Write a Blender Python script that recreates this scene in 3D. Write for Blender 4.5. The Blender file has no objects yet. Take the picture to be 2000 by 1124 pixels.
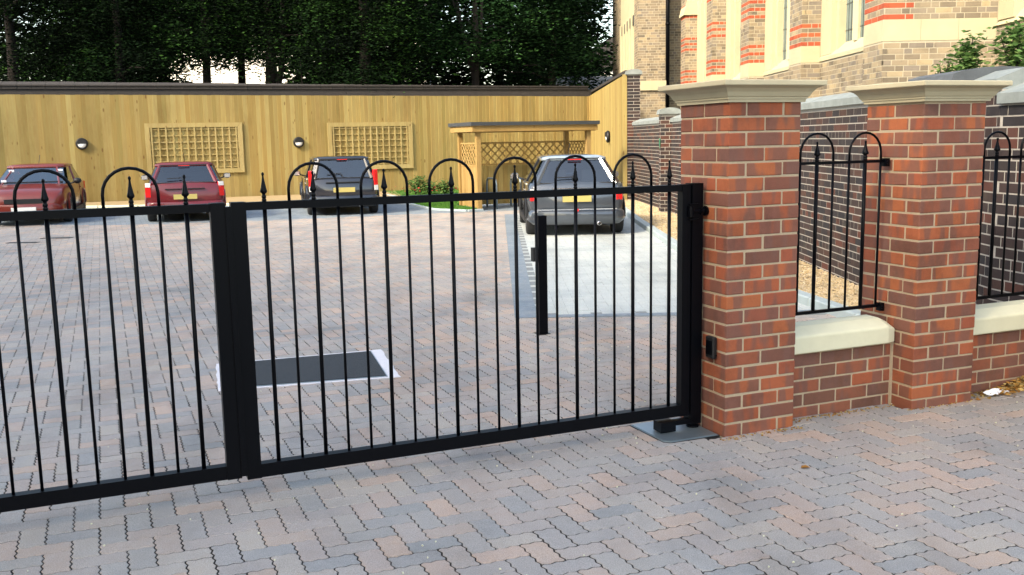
import bpy, math, random
import numpy as np
from mathutils import Vector, Matrix
random.seed(7); RS = np.random.RandomState(11)
sc = bpy.context.scene
COL = sc.collection
# ------------------------------------------------------------------ camera
CAM_H = 1.5489; FPX = 1905.27
Rv = Vector((0.99981745, -0.00286324, -0.01889112)); Uv = Vector((0.01910687, 0.14982675, 0.98852763)); Fv = Vector((0, 0.98870812, -0.14985411))
cam = bpy.data.cameras.new("camera"); camo = bpy.data.objects.new("camera", cam); COL.objects.link(camo)
M = Matrix((( Rv.x, Uv.x, -Fv.x, 0), (Rv.y, Uv.y, -Fv.y, 0), (Rv.z, Uv.z, -Fv.z, CAM_H), (0, 0, 0, 1)))
camo.matrix_world = M
cam.sensor_width = 36; cam.lens = 36 * FPX / 2000; cam.clip_start = 0.05; cam.clip_end = 2000
sc.camera = camo
# ------------------------------------------------------------------ sky, sun, exposure
SUN_EL = math.radians(35); TS = Vector((-0.70, -0.71)).normalized()
w = bpy.data.worlds.new("World"); sc.world = w; w.use_nodes = True
nt = w.node_tree; bg = nt.nodes["Background"]
sky = nt.nodes.new("ShaderNodeTexSky"); sky.sky_type = 'NISHITA'; sky.sun_disc = False
sky.sun_elevation = SUN_EL; sky.sun_rotation = math.atan2(TS.x, TS.y); sky.air_density = 1.0; sky.dust_density = 2.5; sky.ozone_density = 1.0
tint = nt.nodes.new('ShaderNodeMix'); tint.data_type = 'RGBA'; tint.blend_type = 'MULTIPLY'; tint.inputs[0].default_value = 1.0; tint.inputs[7].default_value = (1.0, .93, .80, 1)
nt.links.new(sky.outputs[0], tint.inputs[6]); nt.links.new(tint.outputs[2], bg.inputs[0]); bg.inputs[1].default_value = 0.15
sun = bpy.data.lights.new("sun", 'SUN'); sun.energy = 1.4; sun.angle = math.radians(10.0); sun.color = (1.0, 0.88, 0.68)
suno = bpy.data.objects.new("sun", sun); COL.objects.link(suno)
suno.rotation_euler = Vector((-TS.x * math.cos(SUN_EL), -TS.y * math.cos(SUN_EL), -math.sin(SUN_EL))).to_track_quat('-Z', 'Y').to_euler()
suno.location = (-10, -15, 20)
vs = sc.view_settings; vs.view_transform = 'Standard'; vs.look = 'None'; vs.gamma = 1; vs.exposure = 2.28
try: vs.use_curve_mapping = False
except Exception: pass

# ------------------------------------------------------------------ helpers
def px_ground(x, y, z=0.0):
    d = Fv + Rv * ((x - 1000) / FPX) - Uv * ((y - 562) / FPX)
    t = (z - CAM_H) / d.z
    return Vector((0, 0, CAM_H)) + d * t
def px_at(x, y, Y):
    d = Fv + Rv * ((x - 1000) / FPX) - Uv * ((y - 562) / FPX)
    return Vector((0, 0, CAM_H)) + d * (Y / d.y)
def project(P):
    d = Vector(P) - Vector((0, 0, CAM_H)); z = d.dot(Fv)
    if z <= 0.1: return None
    return 1000 + FPX * d.dot(Rv) / z, 562 - FPX * d.dot(Uv) / z, z
class MB:
    def __init__(s): s.v = []; s.f = []; s.a = []; s.m = []
    def add(s, vs, fs, rnd=0.0, mi=0):
        o = len(s.v); s.v += [tuple(p) for p in vs]; s.a += [rnd] * len(vs)
        for f in fs: s.f.append(tuple(i + o for i in f)); s.m.append(mi)
        return s
    def box(s, c, d, rz=0.0, rnd=0.0, mi=0, rx=0.0, ry=0.0):
        hx, hy, hz = d[0] / 2, d[1] / 2, d[2] / 2
        P = [(-hx,-hy,-hz),(hx,-hy,-hz),(hx,hy,-hz),(-hx,hy,-hz),(-hx,-hy,hz),(hx,-hy,hz),(hx,hy,hz),(-hx,hy,hz)]
        Mx = Matrix.Rotation(rz, 3, 'Z') @ Matrix.Rotation(ry, 3, 'Y') @ Matrix.Rotation(rx, 3, 'X')
        c = Vector(c)
        return s.add([c + Mx @ Vector(p) for p in P], [(0,3,2,1),(4,5,6,7),(0,1,5,4),(1,2,6,5),(2,3,7,6),(3,0,4,7)], rnd, mi)
    def ext(s, x0, x1, y0, y1, z0, z1, rnd=0.0, mi=0):
        return s.box(((x0+x1)/2, (y0+y1)/2, (z0+z1)/2), (x1-x0, y1-y0, z1-z0), 0, rnd, mi)
    def tube(s, path, r, n=8, cap=True, mi=0, rnd=0.0):
        P = [Vector(p) for p in path]; rr = r if isinstance(r, (list, tuple)) else [r] * len(P)
        rings = []; up = None
        for i, p in enumerate(P):
            t = (P[min(i+1, len(P)-1)] - P[max(i-1, 0)]).normalized()
            if up is None:
                up = Vector((0,0,1)) if abs(t.z) < .9 else Vector((0,1,0))
            a = t.cross(up).normalized(); b = a.cross(t).normalized(); up = b
            rings.append([p + (a * math.cos(2*math.pi*k/n) + b * math.sin(2*math.pi*k/n)) * rr[i] for k in range(n)])
        vs = [q for R_ in rings for q in R_]; fs = []
        for i in range(len(P)-1):
            for k in range(n): fs.append((i*n+k, (i+1)*n+k, (i+1)*n+(k+1)%n, i*n+(k+1)%n))
        if cap: fs += [tuple(range(n)), tuple(reversed(range((len(P)-1)*n, len(P)*n)))]
        return s.add(vs, fs, rnd, mi)
    def lathe(s, prof, c=(0,0,0), n=12, axis='Z', mi=0, sq=1.0):
        vs = []; fs = []
        for r, z in prof:
            for k in range(n):
                a = 2*math.pi*k/n; x, y = r*math.cos(a), r*math.sin(a)*sq
                q = (x, y, z) if axis == 'Z' else ((z, x, y) if axis == 'X' else (x, z, y))
                vs.append((c[0]+q[0], c[1]+q[1], c[2]+q[2]))
        for i in range(len(prof)-1):
            for k in range(n): fs.append((i*n+k, i*n+(k+1)%n, (i+1)*n+(k+1)%n, (i+1)*n+k))
        fs += [tuple(reversed(range(n))), tuple(range((len(prof)-1)*n, len(prof)*n))]
        return s.add(vs, fs, 0, mi)
    def prism(s, poly, z0, z1, rnd=0.0, mi=0):
        n = len(poly); vs = [(p[0], p[1], z0) for p in poly] + [(p[0], p[1], z1) for p in poly]
        return s.add(vs, [tuple(reversed(range(n))), tuple(range(n, 2*n))] + [(i, (i+1)%n, n+(i+1)%n, n+i) for i in range(n)], rnd, mi)
    def loft(s, rings, closed=True, caps=True, mi=0, rnd=0.0):
        n = len(rings[0]); vs = [p for r in rings for p in r]; fs = []
        for i in range(len(rings)-1):
            for k in range(n if closed else n-1): fs.append((i*n+k, i*n+(k+1)%n, (i+1)*n+(k+1)%n, (i+1)*n+k))
        if caps: fs += [tuple(reversed(range(n))), tuple(range((len(rings)-1)*n, len(rings)*n))]
        return s.add(vs, fs, rnd, mi)
    def mesh(s, name, mats, smooth=False, recalc=False):
        me = bpy.data.meshes.new(name); me.from_pydata(s.v, [], s.f)
        for m_ in (mats if isinstance(mats, (list, tuple)) else [mats]): me.materials.append(m_)
        if any(s.m): me.polygons.foreach_set('material_index', s.m)
        at = me.attributes.new('rnd', 'FLOAT', 'POINT'); at.data.foreach_set('value', s.a)
        if recalc:
            import bmesh
            b = bmesh.new(); b.from_mesh(me); bmesh.ops.recalc_face_normals(b, faces=b.faces); b.to_mesh(me); b.free()
        me.shade_smooth() if smooth else me.shade_flat()
        me.update(); return me
    def build(s, name, mats, parent=None, smooth=False, recalc=False):
        return link(name, s.mesh(name, mats, smooth, recalc), parent)
def link(name, me, parent=None, loc=None, rz=None):
    o = bpy.data.objects.new(name, me); COL.objects.link(o)
    if parent: o.parent = parent
    if loc is not None: o.location = loc
    if rz is not None: o.rotation_euler = (0, 0, rz)
    return o
def thing(name, label, cat, loc=(0,0,0), rz=0.0, group=None):
    o = bpy.data.objects.new(name, None); COL.objects.link(o); o.empty_display_size = 0.1
    o.location = loc; o.rotation_euler = (0,0,rz); o['label'] = label; o['category'] = cat
    if group: o['group'] = group
    return o
def tag(o, label, cat, group=None):
    o['label'] = label; o['category'] = cat
    if group: o['group'] = group
    return o
def struct(o): o['kind'] = 'structure'; return o
def stuff(o): o['kind'] = 'stuff'; return o
def batch_boxes(name, boxes, mats, parent=None):
    """boxes: list of (cx,cy,cz, dx,dy,dz, rz, rnd) -> one mesh, numpy fast"""
    B = np.array(boxes, dtype=float); n = len(B)
    sg = np.array([(-1,-1,-1),(1,-1,-1),(1,1,-1),(-1,1,-1),(-1,-1,1),(1,-1,1),(1,1,1),(-1,1,1)]) * .5
    L = sg[None] * B[:, None, 3:6]; c, s_ = np.cos(B[:,6])[:,None], np.sin(B[:,6])[:,None]
    V = np.stack([L[...,0]*c - L[...,1]*s_, L[...,0]*s_ + L[...,1]*c, L[...,2]], -1) + B[:,None,:3]
    F = np.array([(0,3,2,1),(4,5,6,7),(0,1,5,4),(1,2,6,5),(2,3,7,6),(3,0,4,7)])
    Fa = (F[None] + (np.arange(n)*8)[:,None,None]).reshape(-1, 4)
    return quads(name, V.reshape(-1,3), Fa, np.repeat(B[:,7], 8), mats, parent)
def quads(name, V, F, rnd, mats, parent=None):
    me = bpy.data.meshes.new(name); k = F.shape[1]
    me.vertices.add(len(V)); me.vertices.foreach_set('co', V.astype(np.float32).ravel())
    me.loops.add(F.size); me.loops.foreach_set('vertex_index', F.astype(np.int32).ravel())
    me.polygons.add(len(F)); me.polygons.foreach_set('loop_start', np.arange(len(F), dtype=np.int32)*k)
    for m_ in (mats if isinstance(mats, (list, tuple)) else [mats]): me.materials.append(m_)
    at = me.attributes.new('rnd', 'FLOAT', 'POINT'); at.data.foreach_set('value', np.asarray(rnd, dtype=np.float32))
    me.update(calc_edges=True); me.validate(); me.shade_flat()
    return link(name, me, parent)
def chamfer_box(dx, dy, dz, c=0.003):
    mb = MB(); hx, hy, hz = dx/2, dy/2, dz/2
    vs = []; idx = {}
    for sx in (-1,1):
        for sy in (-1,1):
            for sz in (-1,1):
                idx[(sx,sy,sz,0)] = len(vs); vs.append((sx*hx, sy*(hy-c), sz*(hz-c)))
                idx[(sx,sy,sz,1)] = len(vs); vs.append((sx*(hx-c), sy*hy, sz*(hz-c)))
                idx[(sx,sy,sz,2)] = len(vs); vs.append((sx*(hx-c), sy*(hy-c), sz*hz))
    fs = []
    for s in (-1,1):
        fs.append([idx[(s,-1,-1,0)], idx[(s,1,-1,0)], idx[(s,1,1,0)], idx[(s,-1,1,0)]])
        fs.append([idx[(-1,s,-1,1)], idx[(1,s,-1,1)], idx[(1,s,1,1)], idx[(-1,s,1,1)]])
        fs.append([idx[(-1,-1,s,2)], idx[(1,-1,s,2)], idx[(1,1,s,2)], idx[(-1,1,s,2)]])
        for t in (-1,1):
            fs.append([idx[(s,t,-1,0)], idx[(s,t,1,0)], idx[(s,t,1,1)], idx[(s,t,-1,1)]])
            fs.append([idx[(s,-1,t,0)], idx[(s,1,t,0)], idx[(s,1,t,2)], idx[(s,-1,t,2)]])
            fs.append([idx[(-1,s,t,1)], idx[(1,s,t,1)], idx[(1,s,t,2)], idx[(-1,s,t,2)]])
            for u in (-1,1): fs.append([idx[(s,t,u,0)], idx[(s,t,u,1)], idx[(s,t,u,2)]])
    mb.add(vs, fs); return mb

# ------------------------------------------------------------------ materials
def newmat(name):
    m_ = bpy.data.materials.new(name); m_.use_nodes = True
    return m_, m_.node_tree, m_.node_tree.nodes["Principled BSDF"]
def nd(nt, t, **kw):
    n = nt.nodes.new(t)
    for k, v in kw.items():
        if k in n.inputs: n.inputs[k].default_value = v
        else: setattr(n, k, v)
    return n
def ramp(nt, stops, interp='LINEAR'):
    r = nt.nodes.new('ShaderNodeValToRGB'); e = r.color_ramp.elements; r.color_ramp.interpolation = interp
    e[0].position = stops[0][0]; e[0].color = (*stops[0][1], 1)
    e[1].position = stops[1][0]; e[1].color = (*stops[1][1], 1)
    for p, c in stops[2:]:
        q = e.new(p); q.color = (*c, 1)
    return r
def mixc(nt, fac, a, b, mode='MIX'):
    n = nt.nodes.new('ShaderNodeMix'); n.data_type = 'RGBA'; n.blend_type = mode
    for i, v in ((0, fac), (6, a), (7, b)):
        if hasattr(v, 'links') or isinstance(v, bpy.types.NodeSocket): nt.links.new(v, n.inputs[i])
        else: n.inputs[i].default_value = v if i == 0 else (*v, 1)
    return n.outputs[2]
def math_(nt, op, a, b=0.0):
    n = nt.nodes.new('ShaderNodeMath'); n.operation = op
    for i, v in ((0, a), (1, b)):
        if isinstance(v, bpy.types.NodeSocket): nt.links.new(v, n.inputs[i])
        else: n.inputs[i].default_value = v
    return n.outputs[0]
def seed_(nt):
    a = nd(nt, 'ShaderNodeAttribute', attribute_name='rnd'); o = nd(nt, 'ShaderNodeObjectInfo')
    return math_(nt, 'FRACT', math_(nt, 'ADD', a.outputs['Fac'], o.outputs['Random']))
def noise(nt, coord, scale, detail=4, rough=.6, w=None, stretch=None):
    n = nt.nodes.new('ShaderNodeTexNoise'); n.inputs['Scale'].default_value = scale; n.inputs['Detail'].default_value = detail; n.inputs['Roughness'].default_value = rough
    if stretch:
        mp = nt.nodes.new('ShaderNodeMapping'); mp.inputs['Scale'].default_value = stretch; nt.links.new(coord, mp.inputs[0]); coord = mp.outputs[0]
    nt.links.new(coord, n.inputs['Vector'])
    if w is not None: n.noise_dimensions = '4D'; nt.links.new(math_(nt, 'MULTIPLY', w, 61.0), n.inputs['W'])
    return n.outputs['Fac']
def coord(nt, k='Object'): return nt.nodes.new('ShaderNodeTexCoord').outputs[k]
def bump(nt, bs, h, strength=.3, dist=.01):
    b = nd(nt, 'ShaderNodeBump'); b.inputs['Strength'].default_value = strength; b.inputs['Distance'].default_value = dist
    nt.links.new(h, b.inputs['Height']); nt.links.new(b.outputs[0], bs.inputs['Normal'])
def plain(name, col, rough=.6, metal=0.0, ns=8.0, amt=.15, bm=0.0, coat=0.0, spec=None):
    m_, nt, bs = newmat(name); c = coord(nt)
    f = noise(nt, c, ns, 5)
    out = mixc(nt, f, tuple(v*(1-amt) for v in col), tuple(min(1, v*(1+amt)) for v in col))
    nt.links.new(out, bs.inputs['Base Color']); bs.inputs['Roughness'].default_value = rough; bs.inputs['Metallic'].default_value = metal
    if coat: bs.inputs['Coat Weight'].default_value = coat; bs.inputs['Coat Roughness'].default_value = .05
    if spec is not None: bs.inputs['Specular IOR Level'].default_value = spec
    if bm: bump(nt, bs, noise(nt, c, ns*6, 4), bm, .004)
    return m_
def brick_mat(name, stops, bands=True, dirt=(.10,.085,.06), dirt_amt=.25, rough=.85):
    m_, nt, bs = newmat(name); sd = seed_(nt); c = coord(nt)
    base = ramp(nt, stops); nt.links.new(sd, base.inputs[0]); col = base.outputs[0]
    if bands:
        b = noise(nt, c, 1.0, 1, .5, sd, (13, 13, 3)); r2 = ramp(nt, [(.46, (0,0,0)), (.54, (1,1,1))]); nt.links.new(b, r2.inputs[0])
        col = mixc(nt, r2.outputs[0], col, mixc(nt, .72, col, (.175,.088,.068)))
    f = noise(nt, c, 45, 6, .7, sd); col = mixc(nt, math_(nt, 'MULTIPLY', f, .5), col, mixc(nt, .6, col, (.05,.03,.03)))
    g = noise(nt, c, 9, 3, .6, sd); r3 = ramp(nt, [(.55, (0,0,0)), (.75, (1,1,1))]); nt.links.new(g, r3.inputs[0])
    col = mixc(nt, math_(nt, 'MULTIPLY', r3.outputs[0], dirt_amt), col, dirt)
    gp = nt.nodes.new('ShaderNodeNewGeometry').outputs['Position']; st = noise(nt, gp, 3.2, 6, .7); r4 = ramp(nt, [(.32, (.72,.72,.72)), (.5, (1,1,1)), (.72, (1.14,1.12,1.1))]); nt.links.new(st, r4.inputs[0])
    col = mixc(nt, 1.0, col, r4.outputs[0], 'MULTIPLY')
    nt.links.new(col, bs.inputs['Base Color']); bs.inputs['Roughness'].default_value = rough; bs.inputs['Specular IOR Level'].default_value = .25
    bump(nt, bs, noise(nt, c, 120, 5, .7, sd), .45, .004)
    return m_
def wood_mat(name, stops, grain=(14, 14, 1.1)):
    m_, nt, bs = newmat(name); sd = seed_(nt); c = coord(nt)
    base = ramp(nt, stops); nt.links.new(sd, base.inputs[0]); col = base.outputs[0]
    g = noise(nt, c, 1.6, 5, .65, sd, grain); r2 = ramp(nt, [(.36, (0,0,0)), (.60, (1,1,1))]); nt.links.new(g, r2.inputs[0])
    col = mixc(nt, math_(nt, 'MULTIPLY', r2.outputs[0], .42), col, mixc(nt, .6, col, (.22,.105,.03)))
    v = nt.nodes.new('ShaderNodeTexVoronoi'); v.voronoi_dimensions = '4D'; v.inputs['Scale'].default_value = 1.0
    mp = nt.nodes.new('ShaderNodeMapping'); mp.inputs['Scale'].default_value = (8, 8, 3.0); nt.links.new(c, mp.inputs[0]); nt.links.new(mp.outputs[0], v.inputs['Vector'])
    nt.links.new(math_(nt, 'MULTIPLY', sd, 33.0), v.inputs['W'])
    r3 = ramp(nt, [(.13, (1,1,1)), (.22, (0,0,0))]); nt.links.new(v.outputs['Distance'], r3.inputs[0])
    col = mixc(nt, math_(nt, 'MULTIPLY', r3.outputs[0], .75), col, (.13,.06,.02))
    gp = nt.nodes.new('ShaderNodeNewGeometry').outputs['Position']
    st = noise(nt, gp, 1.0, 6, .7, None, (1.1, 1.1, .35)); r4 = ramp(nt, [(.28, (.78,.76,.73)), (.5, (1,1,1)), (.75, (1.08,1.07,1.02))]); nt.links.new(st, r4.inputs[0])
    col = mixc(nt, 1.0, col, r4.outputs[0], 'MULTIPLY')
    nt.links.new(col, bs.inputs['Base Color']); bs.inputs['Roughness'].default_value = .8; bs.inputs['Specular IOR Level'].default_value = .2
    bump(nt, bs, g, .25, .004)
    return m_
def paver_mat(name, stops, joint=(.035,.031,.027)):
    m_, nt, bs = newmat(name); sd = seed_(nt); c = coord(nt); gm = nt.nodes.new('ShaderNodeNewGeometry').outputs['Position']
    base = ramp(nt, stops); nt.links.new(sd, base.inputs[0]); col = base.outputs[0]
    f = noise(nt, gm, 16, 5, .65, None); fr = ramp(nt, [(.35, (0,0,0)), (.68, (1,1,1))]); nt.links.new(f, fr.inputs[0])
    col = mixc(nt, math_(nt, 'MULTIPLY', fr.outputs[0], .55), col, mixc(nt, .5, col, (.40,.385,.375)))
    h = noise(nt, gm, 220, 3, .8); hr = ramp(nt, [(.3, (.55,.55,.55)), (.75, (1.3,1.3,1.3))]); nt.links.new(h, hr.inputs[0])
    col = mixc(nt, 1.0, col, hr.outputs[0], 'MULTIPLY')
    big = noise(nt, gm, .9, 6, .65); br = ramp(nt, [(.32, (.74,.76,.78)), (.5, (1,1,1)), (.72, (1.12,1.08,1.02))]); nt.links.new(big, br.inputs[0])
    col = mixc(nt, 1.0, col, br.outputs[0], 'MULTIPLY')
    vo = nt.nodes.new('ShaderNodeTexVoronoi'); vo.inputs['Scale'].default_value = 26; nt.links.new(gm, vo.inputs['Vector'])
    vr = ramp(nt, [(.035, (1,1,1)), (.07, (0,0,0))]); nt.links.new(vo.outputs['Distance'], vr.inputs[0])
    col = mixc(nt, math_(nt, 'MULTIPLY', vr.outputs[0], .35), col, (.55,.54,.5))
    ty = noise(nt, gm, 1.0, 4, .6, None, (1.5, .22, 1)); tr_ = ramp(nt, [(.34, (.84,.83,.82)), (.5, (1,1,1)), (.7, (1.06,1.05,1.04))]); nt.links.new(ty, tr_.inputs[0])
    col = mixc(nt, 1.0, col, tr_.outputs[0], 'MULTIPLY')
    sx = nt.nodes.new('ShaderNodeSeparateXYZ'); nt.links.new(gm, sx.inputs[0])
    col = mixc(nt, math_(nt, 'LESS_THAN', sx.outputs[2], -.0028), col, joint)
    nt.links.new(col, bs.inputs['Base Color']); bs.inputs['Roughness'].default_value = .86; bs.inputs['Specular IOR Level'].default_value = .3
    bump(nt, bs, mixc(nt, .4, h, f), .35, .003)
    return m_
def leaf_mat(name, stops, trans=.25):
    m_, nt, bs = newmat(name); sd = seed_(nt)
    base = ramp(nt, stops); nt.links.new(sd, base.inputs[0])
    nt.links.new(base.outputs[0], bs.inputs['Base Color']); bs.inputs['Roughness'].default_value = .9; bs.inputs['Specular IOR Level'].default_value = .05
    tr = nd(nt, 'ShaderNodeBsdfTranslucent'); nt.links.new(base.outputs[0], tr.inputs[0])
    mx = nd(nt, 'ShaderNodeMixShader'); mx.inputs[0].default_value = trans
    nt.links.new(bs.outputs[0], mx.inputs[1]); nt.links.new(tr.outputs[0], mx.inputs[2]); nt.links.new(mx.outputs[0], nt.nodes['Material Output'].inputs[0])
    return m_
def glass_mat(name, tint=(.25,.3,.32), rough=.03, fac=.5):
    m_, nt, bs = newmat(name)
    t = nd(nt, 'ShaderNodeBsdfTransparent'); t.inputs[0].default_value = (*tint, 1)
    g = nd(nt, 'ShaderNodeBsdfGlossy'); g.inputs['Roughness'].default_value = rough; g.inputs[0].default_value = (.9,.95,1,1)
    fr = nd(nt, 'ShaderNodeFresnel', IOR=1.5); ad = math_(nt, 'ADD', fr.outputs[0], .07)
    mx = nd(nt, 'ShaderNodeMixShader'); nt.links.new(ad, mx.inputs[0]); nt.links.new(t.outputs[0], mx.inputs[1]); nt.links.new(g.outputs[0], mx.inputs[2])
    nt.links.new(mx.outputs[0], nt.nodes['Material Output'].inputs[0]); return m_

M_brick = brick_mat('new_brick', [(0, (0.3612,0.1008,0.0462)), (.25, (0.3956,0.1218,0.0462)), (.48, (0.2838,0.0882,0.0504)), (.66, (0.1720,0.0756,0.0521)), (.8, (0.3698,0.1008,0.0420)), (1, (0.3096,0.0882,0.0462))])
M_brickd = brick_mat('new_brick_low', [(0, (0.3240,0.0998,0.0480)), (.3, (0.2160,0.0893,0.0550)), (.6, (0.1620,0.0756,0.0500)), (.8, (0.3672,0.0998,0.0420)), (1, (0.2592,0.0893,0.0500))], dirt_amt=.5)
M_mortar = plain('mortar', (.40,.315,.21), .95, ns=60, amt=.2, bm=.4)
M_old = brick_mat('old_brick', [(0, (0.0465,0.0302,0.0273)), (.35, (0.0310,0.0259,0.0257)), (.62, (0.0217,0.0230,0.0265)), (.84, (0.0682,0.0360,0.0273)), (1, (0.0992,0.0360,0.0250))], bands=False, dirt_amt=.3)
M_oldmortar = plain('old_mortar', (.36,.33,.29), .95, ns=40, amt=.35, bm=.4)
M_chb = brick_mat('stock_brick', [(0, (0.150,0.128,0.094)), (.3, (0.255,0.210,0.145)), (.55, (0.330,0.270,0.174)), (.8, (0.195,0.173,0.145)), (1, (0.390,0.315,0.189))], bands=False, dirt=(.2,.17,.1))
M_chr = brick_mat('red_band_brick', [(0, (.36,.07,.03)), (.5, (.44,.10,.04)), (1, (.30,.06,.03))], bands=False, dirt_amt=.12)
M_chm = plain('church_mortar', (.38,.34,.25), .95, ns=25, amt=.25, bm=.3)
M_stone = plain('bath_stone', (.40,.36,.235), .85, ns=3, amt=.15, bm=.25)
M_cast = plain('cast_stone', (.47,.41,.27), .8, ns=4, amt=.2, bm=.3)
M_cop = plain('pale_coping', (.62,.60,.43), .8, ns=6, amt=.14, bm=.3)
M_oldcop = plain('weathered_coping', (.20,.225,.22), .92, ns=6, amt=.45, bm=.6)
M_slate = plain('dark_stone', (.08,.09,.10), .85, ns=7, amt=.5, bm=.6)
M_black = plain('black_paint', (.0011,.0015,.0030), .4, ns=20, amt=.2, spec=.12)
M_blackr = plain('black_plastic', (.004,.004,.005), .6, ns=10, amt=.2)
M_galv = plain('galvanised_steel', (.24,.29,.32), .42, .75, ns=7, amt=.3, bm=.1)
M_board = wood_mat('fence_board', [(0, (0.2757,0.2092,0.0775)), (.2, (0.3198,0.2571,0.0974)), (.4, (0.2316,0.1734,0.0576)), (.6, (0.3529,0.2930,0.1162)), (.8, (0.2977,0.2152,0.0720)), (1, (0.2425,0.1973,0.0687))])
M_trel = wood_mat('trellis_wood', [(0, (0.326,0.266,0.108)), (1, (0.367,0.301,0.137))])
M_shed = wood_mat('shelter_wood', [(0, (0.3155,0.2070,0.0711)), (.5, (0.3494,0.2416,0.0948)), (1, (0.2815,0.1841,0.0592))])
M_felt = plain('roof_felt', (.035,.04,.045), .9, ns=20, amt=.25, bm=.4)
PV = [(0, (0.3305,0.2965,0.2731)), (.12, (0.3733,0.3197,0.2842)), (.27, (0.2866,0.2806,0.2731)), (.4, (0.3570,0.3228,0.2930)), (.52, (0.4284,0.3228,0.2553)), (.6, (0.3080,0.3017,0.2897)), (.72, (0.3958,0.3460,0.2975)), (.84, (0.2703,0.2701,0.2642)), (.93, (0.4610,0.3408,0.2697)), (1, (0.3417,0.3059,0.2842))]
M_pav = paver_mat('block_paving', PV)
M_pavb = paver_mat('blue_paving', [(0, (.185,.24,.29)), (.5, (.16,.21,.26)), (1, (.22,.265,.30))])
M_pavl = paver_mat('pale_paving', [(0, (.44,.48,.475)), (.5, (.46,.50,.49)), (1, (.43,.47,.47))], (.30,.31,.30))
M_sand = plain('jointing_sand', (.050,.045,.04), .98, ns=60, amt=.5, bm=.5)
M_ground = plain('ground_far', (.20,.19,.18), .95, ns=5, amt=.2)
M_grass = plain('lawn_soil', (.045,.10,.02), .95, ns=20, amt=.4)
M_blade = leaf_mat('grass_blades', [(0, (.06,.16,.025)), (1, (.10,.22,.045))])
M_gravel = brick_mat('pea_gravel', [(0, (.42,.31,.15)), (.3, (.52,.42,.25)), (.6, (.33,.25,.15)), (.85, (.56,.49,.35)), (1, (.24,.19,.13))], bands=False, dirt_amt=.0)
M_gbed = plain('gravel_bed', (.30,.22,.11), .98, ns=60, amt=.5, bm=.8)
M_kerb = plain('kerb_concrete', (.30,.355,.37), .9, ns=8, amt=.2, bm=.4)
M_dleaf = leaf_mat('conifer_leaf', [(0, (0.0016,0.0035,0.0023)), (.55, (0.0039,0.0094,0.0039)), (.8, (0.0078,0.0217,0.0065)), (.93, (0.0208,0.0551,0.0117)), (1, (0.0390,0.0943,0.0182))], .1)  # brightest stops paint light-struck green clumps into the leaf colour
M_bleaf = leaf_mat('broad_leaf', [(0, (0.0026,0.0070,0.0036)), (.6, (0.0078,0.0224,0.0078)), (.9, (0.0208,0.0588,0.0169)), (1, (0.0455,0.1120,0.0286))], .2)
M_pleaf = leaf_mat('shrub_leaf', [(0, (.05,.11,.03)), (.6, (.09,.17,.05)), (1, (.18,.26,.08))], .3)
M_bark = plain('bark', (.014,.011,.009), .95, ns=12, amt=.4, bm=.6)
M_flower = plain('red_petals', (.5,.03,.03), .7, ns=10)
M_white = plain('white_render', (.82,.80,.72), .8, ns=2, amt=.05)
M_slab = plain('dark_tile', (.03,.026,.024), .8, ns=9, amt=.4, bm=.5)
M_tyre = plain('tyre', (.014,.014,.015), .85, ns=20)
M_alloy = plain('alloy', (.5,.5,.52), .3, .9, ns=5, amt=.05)
M_chrome = plain('chrome', (.85,.85,.87), .12, 1.0, ns=5, amt=.02)
M_red = plain('red_paint', (.105,.003,.007), .3, 0, ns=3, amt=.05, coat=.35)
M_red2 = plain('orange_red_paint', (.15,.016,.008), .3, 0, ns=3, amt=.05, coat=.35)
M_navy = plain('navy_paint', (.006,.007,.013), .28, 0, ns=3, amt=.05, coat=1.0)
M_grey = plain('grey_paint', (.055,.066,.082), .28, .35, ns=3, amt=.04, coat=1.0)
M_roofg = plain('pale_roof_paint', (.27,.33,.39), .3, .2, ns=3, amt=.04, coat=1.0)
M_glass = glass_mat('car_glass', (.5,.56,.57))
M_wglass = plain('window_glass', (.12,.17,.17), .12, 0, ns=2.5, amt=.5, spec=.8)
M_lampred = plain('tail_lamp_red', (.55,.012,.012), .15, 0, ns=4, coat=1.0)
M_lampw = plain('lamp_clear', (.78,.78,.78), .15, .2, ns=4, coat=1.0)
M_platey = plain('yellow_plate', (.40,.33,.10), .5, ns=4, amt=.05)
M_platew = plain('white_plate', (.75,.75,.72), .5, ns=4, amt=.05)
M_seat = plain('seat_fabric', (.02,.024,.035), .9, ns=10)
M_opal = plain('opal_glass', (.80,.82,.85), .3, ns=4, amt=.03)
M_tarmac = plain('bitumen_infill', (.022,.026,.030), .85, ns=60, amt=.6, bm=.9)
M_cement = plain('cement_haunch', (.60,.58,.60), .9, ns=25, amt=.12, bm=.5)
M_paper = plain('tissue_paper', (.85,.88,.92), .8, ns=10, amt=.04)
M_dry = leaf_mat('dry_leaf', [(0, (.22,.09,.02)), (.4, (.36,.20,.05)), (.7, (.48,.38,.16)), (1, (.12,.05,.02))], .1)
M_green = plain('green_enamel', (.03,.22,.12), .5, ns=10)
M_lead = plain('leading', (.03,.035,.035), .6, ns=10)

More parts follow.
